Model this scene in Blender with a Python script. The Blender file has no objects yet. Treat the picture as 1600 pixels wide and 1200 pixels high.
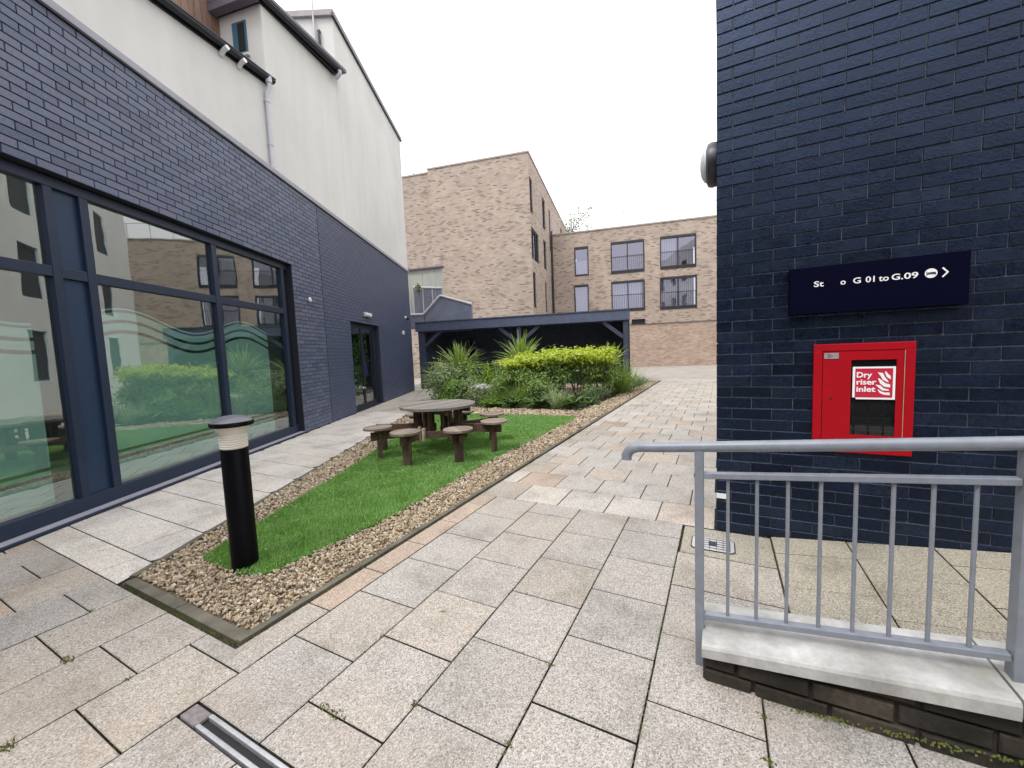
import bpy, bmesh, math, random
import numpy as np
from mathutils import Vector, Matrix

random.seed(7)
rng = np.random.default_rng(7)
SC = bpy.context.scene
COL = SC.collection
R = math.radians

# ------------------------------------------------------------------ camera
CAM_P = np.array([0.0, 0.0, 1.36])
PITCH, ROLL, YAW = R(-4.64), R(-2.35), R(27.63)
_f = np.array([0, math.cos(PITCH), math.sin(PITCH)])
_r = np.array([1.0, 0, 0])
_u = np.array([0, -math.sin(PITCH), math.cos(PITCH)])
_r, _u = math.cos(ROLL) * _r + math.sin(ROLL) * _u, -math.sin(ROLL) * _r + math.cos(ROLL) * _u
_c, _s = math.cos(YAW), math.sin(YAW)
_Z = np.array([[_c, -_s, 0], [_s, _c, 0], [0, 0, 1]])
_f, _r, _u = _Z @ _f, _Z @ _r, _Z @ _u
cam = bpy.data.cameras.new('camera')
cam.sensor_fit = 'HORIZONTAL'
cam.sensor_width = 36
cam.lens = 36 * 627.5 / 1600
cam.clip_start = 0.05
cam.clip_end = 2000
cam_o = bpy.data.objects.new('camera', cam)
COL.objects.link(cam_o)
m4 = Matrix.Identity(4)
for i in range(3):
    m4[i][0], m4[i][1], m4[i][2], m4[i][3] = _r[i], _u[i], -_f[i], CAM_P[i]
cam_o.matrix_world = m4
SC.camera = cam_o


def visible_area(pts):
    """rough size of a face in the photograph, used only to choose which repeats become parts"""
    q = []
    for p in pts:
        v = np.asarray(p, float) - CAM_P
        z = v @ _f
        if z < 0.15:
            return 0.0
        q.append((v @ _r / z, v @ _u / z))
    if not any(abs(a) < 1.275 and abs(b) < 0.956 for a, b in q):
        return 0.0
    a = 0
    for i in range(len(q)):
        x0, y0 = q[i]
        x1, y1 = q[(i + 1) % len(q)]
        a += x0 * y1 - x1 * y0
    return abs(a) / 2


# ------------------------------------------------------------------ world: overcast sky
world = bpy.data.worlds.new('World')
SC.world = world
world.use_nodes = True
wn_ = world.node_tree.nodes
wl_ = world.node_tree.links
wn_.clear()
w_out = wn_.new('ShaderNodeOutputWorld')
w_bg = wn_.new('ShaderNodeBackground')
w_bg.inputs['Strength'].default_value = 0.1
sky = wn_.new('ShaderNodeTexSky')
sky.sky_type = 'NISHITA'
sky.sun_disc = False
SUN_EL, SUN_AZ = R(58), R(200)
sky.sun_elevation = SUN_EL
sky.sun_rotation = SUN_AZ
hs = wn_.new('ShaderNodeHueSaturation')
hs.inputs['Saturation'].default_value = 0.15
wl_.new(sky.outputs[0], hs.inputs['Color'])
tc = wn_.new('ShaderNodeTexCoord')
sx = wn_.new('ShaderNodeSeparateXYZ')
wl_.new(tc.outputs['Generated'], sx.inputs[0])
mr = wn_.new('ShaderNodeMapRange')          # cloud cover: three times brighter overhead than at the horizon
mr.inputs['From Min'].default_value = 0.0
mr.inputs['From Max'].default_value = 1.0
mr.inputs['To Min'].default_value = 6.6
mr.inputs['To Max'].default_value = 17.0
wl_.new(sx.outputs['Z'], mr.inputs['Value'])
cl = wn_.new('ShaderNodeVectorMath')
cl.operation = 'SCALE'
cl.inputs[0].default_value = (0.985, 0.965, 1.0)
wl_.new(mr.outputs[0], cl.inputs['Scale'])
mx = wn_.new('ShaderNodeMix')
mx.data_type = 'RGBA'
mx.inputs[0].default_value = 0.92
wl_.new(hs.outputs[0], mx.inputs[6])
wl_.new(cl.outputs[0], mx.inputs[7])
wl_.new(mx.outputs[2], w_bg.inputs['Color'])
wl_.new(w_bg.outputs[0], w_out.inputs['Surface'])

sun = bpy.data.lights.new('sun', 'SUN')
sun.energy = 1.2
sun.angle = R(18)
sun.color = (1.0, 0.97, 0.93)
sun_o = bpy.data.objects.new('sun', sun)
COL.objects.link(sun_o)
_d = Vector((math.sin(SUN_AZ) * math.cos(SUN_EL), math.cos(SUN_AZ) * math.cos(SUN_EL), math.sin(SUN_EL)))
sun_o.rotation_euler = _d.to_track_quat('Z', 'Y').to_euler()

SC.view_settings.view_transform = 'Standard'
SC.view_settings.look = 'None'
SC.view_settings.gamma = 1.0
SC.view_settings.use_curve_mapping = False
SC.view_settings.exposure = 0.85


# ------------------------------------------------------------------ materials
def newmat(name):
    m = bpy.data.materials.new(name)
    m.use_nodes = True
    nt = m.node_tree
    b = nt.nodes['Principled BSDF']
    return m, nt.nodes, nt.links, b


def noise(N, L, vec, scale, detail=4, rough=0.55):
    n = N.new('ShaderNodeTexNoise')
    n.inputs['Scale'].default_value = scale
    n.inputs['Detail'].default_value = detail
    n.inputs['Roughness'].default_value = rough
    if vec is not None:
        L.new(vec, n.inputs['Vector'])
    return n.outputs['Fac']


def ramp(N, L, fac, stops):
    r = N.new('ShaderNodeValToRGB')
    el = r.color_ramp.elements
    while len(el) < len(stops):
        el.new(0.5)
    for e, (p, c) in zip(el, stops):
        e.position = p
        e.color = (c[0], c[1], c[2], 1)
    L.new(fac, r.inputs[0])
    return r.outputs['Color']


def mixc(N, L, fac, a, b, mode='MIX'):
    m = N.new('ShaderNodeMix')
    m.data_type = 'RGBA'
    m.blend_type = mode
    for sock, val in ((m.inputs[0], fac), (m.inputs[6], a), (m.inputs[7], b)):
        if isinstance(val, (int, float)):
            sock.default_value = val
        elif isinstance(val, tuple):
            sock.default_value = (val[0], val[1], val[2], 1)
        else:
            L.new(val, sock)
    return m.outputs[2]


def math_n(N, L, op, a, b=None, c=None):
    m = N.new('ShaderNodeMath')
    m.operation = op
    for i, v in enumerate((a, b, c)):
        if v is None:
            continue
        if isinstance(v, (int, float)):
            m.inputs[i].default_value = v
        else:
            L.new(v, m.inputs[i])
    return m.outputs[0]


def bump(N, L, b, h, strength=0.3, dist=0.01):
    n = N.new('ShaderNodeBump')
    n.inputs['Strength'].default_value = strength
    n.inputs['Distance'].default_value = dist
    L.new(h, n.inputs['Height'])
    L.new(n.outputs[0], b.inputs['Normal'])


def pos(N):
    return N.new('ShaderNodeNewGeometry').outputs['Position']


def rnd_id(N, L):
    """one random value for every piece, whether it is an object or an island of a joined mesh"""
    oi = N.new('ShaderNodeObjectInfo').outputs['Random']
    ge = N.new('ShaderNodeNewGeometry').outputs['Random Per Island']
    return math_n(N, L, 'FRACT', math_n(N, L, 'ADD', oi, ge))


def plain(name, col, rough=0.6, metal=0.0, var=0.12, scale=6.0, bmp=0.0, bscale=60, spec=0.5):
    m, N, L, b = newmat(name)
    p = pos(N)
    f = noise(N, L, p, scale, 5)
    lo = tuple(c * (1 - var) for c in col)
    hi = tuple(min(1, c * (1 + var)) for c in col)
    L.new(ramp(N, L, f, [(0.3, lo), (0.7, hi)]), b.inputs['Base Color'])
    b.inputs['Roughness'].default_value = rough
    b.inputs['Metallic'].default_value = metal
    b.inputs['Specular IOR Level'].default_value = spec
    if bmp:
        bump(N, L, b, noise(N, L, p, bscale, 4), bmp)
    return m


def brick_mat(name, tones, rough=0.42, spec=0.5, stain=None, var=0.25, bmp=0.25, tint=None, blotch=False):
    m, N, L, b = newmat(name)
    p = pos(N)
    rid = rnd_id(N, L)
    col = ramp(N, L, rid, [(i / (len(tones) - 1), t) for i, t in enumerate(tones)])
    f = noise(N, L, p, 45, 5, 0.65)
    col = mixc(N, L, 1.0, col, ramp(N, L, f, [(0.25, (1 - var,) * 3), (0.75, (1 + var,) * 3)]), 'MULTIPLY')
    if stain:
        g = noise(N, L, p, 1.6, 6, 0.7)
        col = mixc(N, L, ramp(N, L, g, [(0.42, (0, 0, 0)), (0.62, (0.9,) * 3)]), col, stain)
    if blotch:
        g2 = noise(N, L, p, 2.2, 6, 0.7)
        col = mixc(N, L, 1.0, col, ramp(N, L, g2, [(0.3, (0.55,) * 3), (0.5, (1,) * 3), (0.72, (1.9,) * 3)]), 'MULTIPLY')
        mp_ = N.new('ShaderNodeMapping')
        mp_.inputs['Scale'].default_value = (9, 9, 1.1)
        L.new(p, mp_.inputs[0])
        g3 = noise(N, L, mp_.outputs[0], 3.0, 4, 0.6)        # thin drips of salt and dirt
        col = mixc(N, L, ramp(N, L, g3, [(0.66, (0,) * 3), (0.76, (0.35,) * 3)]), col, (0.055, 0.062, 0.075))
    # small pale flecks where the face has chipped or salt has come out
    v = N.new('ShaderNodeTexVoronoi')
    v.inputs['Scale'].default_value = 26
    L.new(p, v.inputs['Vector'])
    fl = ramp(N, L, v.outputs['Distance'], [(0.0, (1,) * 3), (0.06, (0,) * 3)])
    gate = ramp(N, L, noise(N, L, p, 3.1, 3), [(0.54, (0,) * 3), (0.66, (0.6,) * 3)])
    col = mixc(N, L, mixc(N, L, 1.0, fl, gate, 'MULTIPLY'), col, (0.25, 0.26, 0.28))
    L.new(col, b.inputs['Base Color'])
    b.inputs['Specular IOR Level'].default_value = spec
    if tint:
        b.inputs['Specular Tint'].default_value = (*tint, 1)
    rr = math_n(N, L, 'MULTIPLY_ADD', rid, 0.05, rough - 0.025)
    rr = math_n(N, L, 'ADD', rr, math_n(N, L, 'MULTIPLY', f, 0.1))
    if blotch:                              # the paint is duller in patches and where dirt has run down
        rr = math_n(N, L, 'ADD', rr, math_n(N, L, 'MULTIPLY_ADD', noise(N, L, p, 11, 5, 0.7), 0.45, -0.235))
    L.new(rr, b.inputs['Roughness'])
    bump(N, L, b, noise(N, L, p, 90, 6, 0.7), bmp, 0.006)
    return m


def slab_mat():
    m, N, L, b = newmat('granite_slab')
    p = pos(N)
    oi = N.new('ShaderNodeObjectInfo')
    ge = N.new('ShaderNodeNewGeometry').outputs['Random Per Island']
    rid = math_n(N, L, 'FRACT', math_n(N, L, 'ADD', oi.outputs['Random'], ge))
    col = oi.outputs['Color']
    col = mixc(N, L, 1.0, col, ramp(N, L, rid, [(0, (0.95, 0.95, 0.945)), (0.5, (1.0, 0.995, 0.985)), (0.75, (1.04, 1.03, 1.01)), (1, (0.97, 0.98, 0.985))]), 'MULTIPLY')
    # exposed aggregate: dark and light grains
    v = N.new('ShaderNodeTexVoronoi')
    v.inputs['Scale'].default_value = 225
    L.new(p, v.inputs['Vector'])
    grain = ramp(N, L, v.outputs['Color'], [(0.0, (0.30, 0.29, 0.28)), (0.3, (0.74, 0.73, 0.72)), (0.62, (1.08, 1.07, 1.05)), (1.0, (1.6, 1.58, 1.54))])
    col = mixc(N, L, 1.0, col, grain, 'MULTIPLY')
    st = noise(N, L, p, 2.3, 6, 0.65)
    col = mixc(N, L, 1.0, col, ramp(N, L, st, [(0.28, (0.68, 0.67, 0.63)), (0.5, (1, 1, 1)), (0.75, (1.1, 1.09, 1.07))]), 'MULTIPLY')
    st2 = noise(N, L, p, 0.9, 4, 0.6)
    col = mixc(N, L, ramp(N, L, st2, [(0.5, (0,) * 3), (0.72, (0.35,) * 3)]), col, (0.36, 0.27, 0.19))
    sp = noise(N, L, p, 14, 5, 0.7)
    col = mixc(N, L, ramp(N, L, sp, [(0.66, (0,) * 3), (0.78, (0.55,) * 3)]), col, (0.16, 0.155, 0.13))
    L.new(col, b.inputs['Base Color'])
    b.inputs['Roughness'].default_value = 0.82
    b.inputs['Specular IOR Level'].default_value = 0.3
    bump(N, L, b, v.outputs['Distance'], 0.35, 0.003)
    return m


def far_brick_mat(name, tones, mortar):
    m, N, L, b = newmat(name)
    uv = N.new('ShaderNodeUVMap').outputs[0]
    bt = N.new('ShaderNodeTexBrick')
    L.new(uv, bt.inputs['Vector'])
    bt.inputs['Scale'].default_value = 1.0
    bt.inputs['Brick Width'].default_value = 0.235
    bt.inputs['Row Height'].default_value = 0.0753
    bt.inputs['Mortar Size'].default_value = 0.007
    bt.inputs['Mortar Smooth'].default_value = 0.15
    bt.inputs['Color1'].default_value = (0, 0, 0, 1)
    bt.inputs['Color2'].default_value = (1, 1, 1, 1)
    bt.inputs['Mortar'].default_value = (0.5, 0.5, 0.5, 1)
    bt.offset = 0.5
    col = ramp(N, L, bt.outputs['Color'], tones)
    p = pos(N)
    f = noise(N, L, p, 1.1, 5, 0.6)
    col = mixc(N, L, 1.0, col, ramp(N, L, f, [(0.3, (0.86, 0.84, 0.83)), (0.7, (1.1, 1.1, 1.08))]), 'MULTIPLY')
    col = mixc(N, L, bt.outputs['Fac'], col, mortar)
    L.new(col, b.inputs['Base Color'])
    b.inputs['Roughness'].default_value = 0.85
    b.inputs['Specular IOR Level'].default_value = 0.25
    bump(N, L, b, math_n(N, L, 'SUBTRACT', 1.0, bt.outputs['Fac']), 0.6, 0.008)
    return m


def glass_mat(name, tint, refl=1.0, wav=0.02, gcol=(0.95, 1.0, 0.98)):
    m, N, L, b = newmat(name)
    N.remove(b)
    out = N['Material Output']
    tr = N.new('ShaderNodeBsdfTransparent')
    tr.inputs[0].default_value = (*tint, 1)
    gl = N.new('ShaderNodeBsdfGlossy')
    gl.inputs['Color'].default_value = (*gcol, 1)
    gl.inputs['Roughness'].default_value = 0.004
    ge = N.new('ShaderNodeNewGeometry')          # coated double glazing: four surfaces, the same from both sides
    dt = N.new('ShaderNodeVectorMath')
    dt.operation = 'DOT_PRODUCT'
    L.new(ge.outputs['Incoming'], dt.inputs[0])
    L.new(ge.outputs['Normal'], dt.inputs[1])
    gz = math_n(N, L, 'POWER', math_n(N, L, 'SUBTRACT', 1.0, math_n(N, L, 'ABSOLUTE', dt.outputs['Value'])), 4.0)
    fac = math_n(N, L, 'MULTIPLY_ADD', gz, 1.0 - refl, refl)
    bp = N.new('ShaderNodeBump')
    bp.inputs['Strength'].default_value = wav
    bp.inputs['Distance'].default_value = 0.05
    L.new(noise(N, L, pos(N), 1.7, 2), bp.inputs['Height'])
    L.new(bp.outputs[0], gl.inputs['Normal'])
    ms = N.new('ShaderNodeMixShader')
    L.new(fac, ms.inputs[0])
    L.new(tr.outputs[0], ms.inputs[1])
    L.new(gl.outputs[0], ms.inputs[2])
    L.new(ms.outputs[0], out.inputs['Surface'])
    return m


def film_mat():
    m, N, L, b = newmat('frosted_film')
    out = N['Material Output']
    b.inputs['Base Color'].default_value = (0.27, 0.415, 0.375, 1)
    b.inputs['Roughness'].default_value = 0.7
    tr = N.new('ShaderNodeBsdfTransparent')
    tr.inputs[0].default_value = (0.55, 0.78, 0.7, 1)
    ms = N.new('ShaderNodeMixShader')
    ms.inputs[0].default_value = 0.86
    L.new(tr.outputs[0], ms.inputs[1])
    L.new(b.outputs[0], ms.inputs[2])
    L.new(ms.outputs[0], out.inputs['Surface'])
    return m


def leaf_mat(name, tones, trans=0.3, rough=0.45):
    m, N, L, b = newmat(name)
    out = N['Material Output']
    ge = N.new('ShaderNodeNewGeometry').outputs['Random Per Island']
    col = ramp(N, L, ge, [(i / max(1, len(tones) - 1), t) for i, t in enumerate(tones)])
    L.new(col, b.inputs['Base Color'])
    b.inputs['Roughness'].default_value = rough
    tl = N.new('ShaderNodeBsdfTranslucent')
    L.new(mixc(N, L, 1.0, col, (1.2, 1.25, 0.7), 'MULTIPLY'), tl.inputs[0])
    ms = N.new('ShaderNodeMixShader')
    ms.inputs[0].default_value = trans
    L.new(b.outputs[0], ms.inputs[1])
    L.new(tl.outputs[0], ms.inputs[2])
    L.new(ms.outputs[0], out.inputs['Surface'])
    return m


def wood_mat(name, c1, c2, rough=0.75, axis_scale=(3, 3, 40)):
    m, N, L, b = newmat(name)
    t = N.new('ShaderNodeTexCoord')
    mp = N.new('ShaderNodeMapping')
    mp.inputs['Scale'].default_value = axis_scale
    L.new(t.outputs['Object'], mp.inputs[0])
    f = noise(N, L, mp.outputs[0], 4, 6, 0.65)
    col = ramp(N, L, f, [(0.3, c1), (0.7, c2)])
    rid = rnd_id(N, L)
    col = mixc(N, L, 1.0, col, ramp(N, L, rid, [(0, (0.75,) * 3), (1, (1.25,) * 3)]), 'MULTIPLY')
    L.new(col, b.inputs['Base Color'])
    b.inputs['Roughness'].default_value = rough
    bump(N, L, b, f, 0.3, 0.004)
    return m


M = {}
M['blue_brick'] = brick_mat('blue_engineering_brick', [(0.066, 0.084, 0.142), (0.088, 0.108, 0.176), (0.118, 0.126, 0.186), (0.100, 0.130, 0.200), (0.076, 0.084, 0.132)], 0.40, 0.45)
M['paint_brick'] = brick_mat('dark_painted_brick', [(0.0022, 0.0036, 0.0088), (0.0034, 0.0055, 0.0135), (0.0060, 0.0095, 0.021), (0.0085, 0.0115, 0.021), (0.0030, 0.0050, 0.012), (0.0018, 0.0028, 0.0065)], 0.26, 0.66, var=0.6, bmp=0.4, tint=(0.44, 0.62, 1.0), blotch=True)
M['paint_brick2'] = brick_mat('slate_painted_brick', [(0.056, 0.072, 0.126), (0.074, 0.090, 0.152), (0.064, 0.082, 0.138)], 0.42, 0.45, var=0.15, bmp=0.3)
M['mortar_dark'] = plain('dark_mortar', (0.012, 0.014, 0.024), 0.9, var=0.3, scale=40)
M['mortar_paint'] = plain('painted_mortar', (0.075, 0.088, 0.115), 0.6, var=0.5, scale=30, spec=0.6)
M['mortar_paint2'] = plain('slate_painted_mortar', (0.022, 0.026, 0.045), 0.6, var=0.3, scale=30)
M['slab'] = slab_mat()
M['joint'] = plain('joint_soil', (0.026, 0.023, 0.018), 0.95, var=0.5, scale=30)
M['kerb'] = plain('edging_concrete', (0.105, 0.097, 0.072), 0.85, var=0.35, scale=7, bmp=0.3)
M['soil'] = plain('soil', (0.035, 0.027, 0.02), 0.95, var=0.4, scale=20, bmp=0.8)
M['gravel_base'] = plain('gravel_bed', (0.12, 0.09, 0.06), 0.95, var=0.5, scale=80, bmp=0.6)
M['ground'] = plain('ground_asphalt', (0.09, 0.088, 0.085), 0.9, var=0.2, scale=3)
M['yard'] = plain('yard_concrete', (0.33, 0.31, 0.28), 0.85, var=0.15, scale=1.4)
M['yard_kerb'] = plain('pale_kerb', (0.55, 0.53, 0.49), 0.85)
M['coping_metal'] = plain('grey_coping', (0.30, 0.30, 0.34), 0.55, var=0.08)
M['navy_frame'] = plain('navy_frame', (0.015, 0.026, 0.054), 0.42, var=0.08, spec=0.35)
M['navy_panel'] = plain('navy_panel', (0.015, 0.036, 0.078), 0.40, var=0.08, spec=0.35)
M['glass'] = glass_mat('window_glass', (0.78, 0.91, 0.87), 0.29)
M['far_glass'] = glass_mat('far_window_glass', (0.62, 0.64, 0.72), 0.27, 0.06, (0.82, 0.82, 1.0))
M['film'] = film_mat()
M['room'] = plain('room_wall', (0.34, 0.35, 0.34), 0.9, var=0.05)
M['room_dark'] = plain('room_dark', (0.06, 0.06, 0.065), 0.9)
M['cream'] = None
m, N, L, b = newmat('cream_render')
p = pos(N)
f = noise(N, L, p, 0.5, 6, 0.6)
mp = N.new('ShaderNodeMapping')
mp.inputs['Scale'].default_value = (3, 3, 0.25)
L.new(p, mp.inputs[0])
f2 = noise(N, L, mp.outputs[0], 1.2, 5, 0.6)
col = ramp(N, L, f, [(0.3, (0.56, 0.57, 0.54)), (0.5, (0.635, 0.632, 0.60)), (0.72, (0.675, 0.67, 0.635))])
col = mixc(N, L, 1.0, col, ramp(N, L, f2, [(0.3, (0.94, 0.945, 0.93)), (0.6, (1, 1, 1))]), 'MULTIPLY')
L.new(col, b.inputs['Base Color'])
b.inputs['Roughness'].default_value = 0.92
b.inputs['Specular IOR Level'].default_value = 0.2
bump(N, L, b, noise(N, L, p, 120, 3), 0.15, 0.004)
M['cream'] = m
M['white_wall'] = plain('white_render', (0.78, 0.78, 0.74), 0.9, var=0.05, scale=0.7)
M['black_gutter'] = plain('black_gutter', (0.018, 0.019, 0.026), 0.4)
M['white_pvc'] = plain('white_plastic', (0.70, 0.70, 0.70), 0.4, var=0.04)
M['grey_pvc'] = plain('grey_plastic', (0.50, 0.51, 0.55), 0.45, var=0.05)
M['slate'] = plain('slate_fascia', (0.14, 0.13, 0.16), 0.6)
M['lead'] = plain('lead_cap', (0.30, 0.28, 0.29), 0.6)
M['teal'] = plain('teal_frame', (0.05, 0.14, 0.22), 0.4)
M['cladding'] = wood_mat('timber_cladding', (0.16, 0.09, 0.06), (0.30, 0.19, 0.14), axis_scale=(8, 8, 0.8))
T_BUFF = [(0.0, (0.19, 0.15, 0.13)), (0.10, (0.25, 0.20, 0.17)), (0.20, (0.35, 0.285, 0.238)), (0.55, (0.395, 0.325, 0.272)), (0.8, (0.41, 0.35, 0.288)), (1.0, (0.445, 0.375, 0.32))]
M['buff'] = far_brick_mat('buff_flecked_brick', T_BUFF, (0.41, 0.35, 0.30))
T_PINK = [(0.0, (0.29, 0.205, 0.165)), (0.3, (0.37, 0.27, 0.215)), (0.7, (0.43, 0.325, 0.26)), (1.0, (0.47, 0.37, 0.30))]
M['pink'] = far_brick_mat('pink_brick', T_PINK, (0.47, 0.40, 0.34))
M['rear_brick'] = far_brick_mat('dark_rear_brick', [(0, (0.02, 0.022, 0.032)), (1, (0.045, 0.048, 0.062))], (0.03, 0.03, 0.035))
M['black_frame'] = plain('black_window_frame', (0.02, 0.02, 0.026), 0.45)
M['blind'] = plain('pale_blind', (0.36, 0.37, 0.39), 0.8, var=0.05)
M['stone_cap'] = plain('roof_edge', (0.34, 0.30, 0.28), 0.7)
M['rail_pale'] = plain('pale_rail', (0.55, 0.54, 0.55), 0.5, var=0.03)
M['shelter'] = plain('shelter_paint', (0.085, 0.104, 0.170), 0.55, var=0.12, scale=5)
M['shelter_post'] = plain('shelter_post_paint', (0.042, 0.053, 0.088), 0.55, var=0.12, scale=5)
M['shelter_dark'] = plain('shelter_boards', (0.075, 0.092, 0.142), 0.65, var=0.2)
M['stair_grey'] = plain('stair_panel_grey', (0.17, 0.19, 0.24), 0.6, var=0.15, scale=3)
M['stair_pale'] = plain('stair_panel_pale', (0.46, 0.47, 0.43), 0.6, var=0.06)
M['rail_grey'] = plain('grey_rail_paint', (0.19, 0.21, 0.245), 0.36, var=0.10, scale=25, bmp=0.05, bscale=120)
M['coping'] = None
m, N, L, b = newmat('coping_concrete')
p = pos(N)
f = noise(N, L, p, 5, 8, 0.68)
col = ramp(N, L, f, [(0.3, (0.24, 0.238, 0.222)), (0.5, (0.37, 0.37, 0.355)), (0.7, (0.55, 0.555, 0.55))])
f2 = noise(N, L, p, 2.6, 5, 0.7)
col = mixc(N, L, ramp(N, L, f2, [(0.52, (0,) * 3), (0.72, (0.55,) * 3)]), col, (0.22, 0.225, 0.15))
f3 = noise(N, L, p, 38, 4, 0.7)
col = mixc(N, L, ramp(N, L, f3, [(0.62, (0,) * 3), (0.75, (0.4,) * 3)]), col, (0.2, 0.2, 0.18))
L.new(col, b.inputs['Base Color'])
b.inputs['Roughness'].default_value = 0.85
bump(N, L, b, noise(N, L, p, 70, 6, 0.7), 0.35, 0.004)
M['coping'] = m
M['dwarf_brick'] = brick_mat('stained_dark_brick', [(0.022, 0.020, 0.018), (0.055, 0.045, 0.035), (0.034, 0.028, 0.024), (0.075, 0.062, 0.046), (0.026, 0.023, 0.02)], 0.8, 0.25, stain=(0.012, 0.012, 0.009), var=0.4, bmp=0.6)
M['sign_navy'] = plain('sign_navy', (0.0007, 0.0013, 0.0115), 0.5, var=0.06, spec=0.06)
M['white_print'] = plain('white_print', (0.82, 0.82, 0.82), 0.5, var=0.02)
M['red'] = plain('red_enamel', (0.345, 0.003, 0.010), 0.45, var=0.08, scale=5, spec=0.2)
M['red_sign'] = plain('red_print', (0.50, 0.018, 0.05), 0.35, var=0.03)
M['black'] = plain('black_inside', (0.006, 0.006, 0.007), 0.6)
M['cab_glass'] = glass_mat('cabinet_glass', (0.6, 0.6, 0.6), 0.04, 0.0)
M['valve'] = plain('valve_metal', (0.022, 0.022, 0.024), 0.6)
M['steel'] = plain('galvanised_steel', (0.62, 0.63, 0.65), 0.38, metal=0.75, var=0.1, scale=30)
M['steel_pale'] = plain('pale_cover_plate', (0.45, 0.45, 0.455), 0.5, metal=0.3, var=0.1, scale=40)
M['bollard'] = plain('black_bollard_paint', (0.0018, 0.0018, 0.0028), 0.42, var=0.2, scale=12, spec=0.12)
M['bollard_cap'] = plain('grey_bollard_cap', (0.085, 0.088, 0.105), 0.4, var=0.1)
M['lens'] = plain('ivory_lens', (0.68, 0.64, 0.56), 0.35, var=0.04)
M['lamp_white'] = plain('lamp_diffuser', (0.72, 0.71, 0.69), 0.4, var=0.03)
M['wood_dark'] = wood_mat('weathered_brown_timber', (0.055, 0.032, 0.022), (0.13, 0.08, 0.055), axis_scale=(6, 6, 6))
M['wood_top'] = wood_mat('weathered_grey_timber', (0.13, 0.115, 0.10), (0.22, 0.20, 0.18), axis_scale=(3, 30, 3))
M['wood_seat'] = wood_mat('weathered_seat_timber', (0.15, 0.115, 0.09), (0.25, 0.20, 0.16), axis_scale=(3, 30, 3))
M['wood_pale'] = wood_mat('cut_pale_timber', (0.34, 0.25, 0.16), (0.50, 0.40, 0.28), axis_scale=(5, 5, 5))
M['turf_base'] = plain('turf_base', (0.06, 0.165, 0.028), 0.9, var=0.35, scale=9)
M['turf'] = leaf_mat('turf_blades', [(0.13, 0.29, 0.06), (0.175, 0.355, 0.08), (0.22, 0.40, 0.10), (0.155, 0.32, 0.08), (0.30, 0.44, 0.16)], 0.25, 0.55)
m, N, L, b = newmat('gravel_stones')
rid = N.new('ShaderNodeNewGeometry').outputs['Random Per Island']
L.new(ramp(N, L, rid, [(0.0, (0.12, 0.09, 0.06)), (0.18, (0.28, 0.22, 0.14)), (0.36, (0.42, 0.34, 0.225)), (0.52, (0.33, 0.265, 0.185)), (0.66, (0.50, 0.425, 0.30)), (0.8, (0.36, 0.245, 0.145)), (0.9, (0.60, 0.54, 0.43)), (1.0, (0.24, 0.22, 0.19))]), b.inputs['Base Color'])
b.inputs['Roughness'].default_value = 0.75
M['gravel'] = m
M['litter'] = leaf_mat('petal_litter', [(0.45, 0.43, 0.36), (0.30, 0.24, 0.13), (0.20, 0.15, 0.08), (0.52, 0.50, 0.42)], 0.1, 0.8)
M['moss'] = leaf_mat('moss_tufts', [(0.08, 0.11, 0.02), (0.16, 0.17, 0.03), (0.06, 0.09, 0.02)], 0.2, 0.8)
M['dry_leaf'] = plain('dry_leaf', (0.30, 0.22, 0.12), 0.8)
M['cord'] = leaf_mat('cordyline_leaves', [(0.17, 0.27, 0.05), (0.25, 0.35, 0.075), (0.31, 0.40, 0.11), (0.20, 0.31, 0.08), (0.38, 0.43, 0.19)], 0.25)
M['gold'] = leaf_mat('golden_leaves', [(0.40, 0.49, 0.035), (0.50, 0.58, 0.05), (0.60, 0.64, 0.10), (0.32, 0.43, 0.045), (0.46, 0.55, 0.11)], 0.35, 0.5)
M['mid'] = leaf_mat('mid_green_leaves', [(0.13, 0.22, 0.05), (0.20, 0.31, 0.075), (0.27, 0.38, 0.11), (0.16, 0.25, 0.07)], 0.3)
M['dark'] = leaf_mat('dark_green_leaves', [(0.075, 0.15, 0.045), (0.11, 0.20, 0.06), (0.15, 0.25, 0.08), (0.09, 0.17, 0.06)], 0.25)
M['fresh'] = leaf_mat('fresh_green_leaves', [(0.15, 0.29, 0.05), (0.21, 0.36, 0.065), (0.27, 0.42, 0.09)], 0.3)
M['pale_leaf'] = leaf_mat('pale_grey_green_leaves', [(0.23, 0.31, 0.14), (0.32, 0.40, 0.21), (0.40, 0.46, 0.29), (0.19, 0.28, 0.11)], 0.25)
M['lime'] = leaf_mat('lime_leaves', [(0.22, 0.34, 0.02), (0.30, 0.42, 0.03)], 0.35)
M['petal'] = leaf_mat('white_petals', [(0.62, 0.60, 0.68), (0.75, 0.74, 0.78)], 0.2, 0.7)
M['stem'] = plain('brown_stem', (0.07, 0.05, 0.035), 0.85)
M['bark'] = plain('bark', (0.07, 0.06, 0.05), 0.9)
M['blue_cloth'] = plain('blue_cloth', (0.03, 0.04, 0.42), 0.8)


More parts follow.
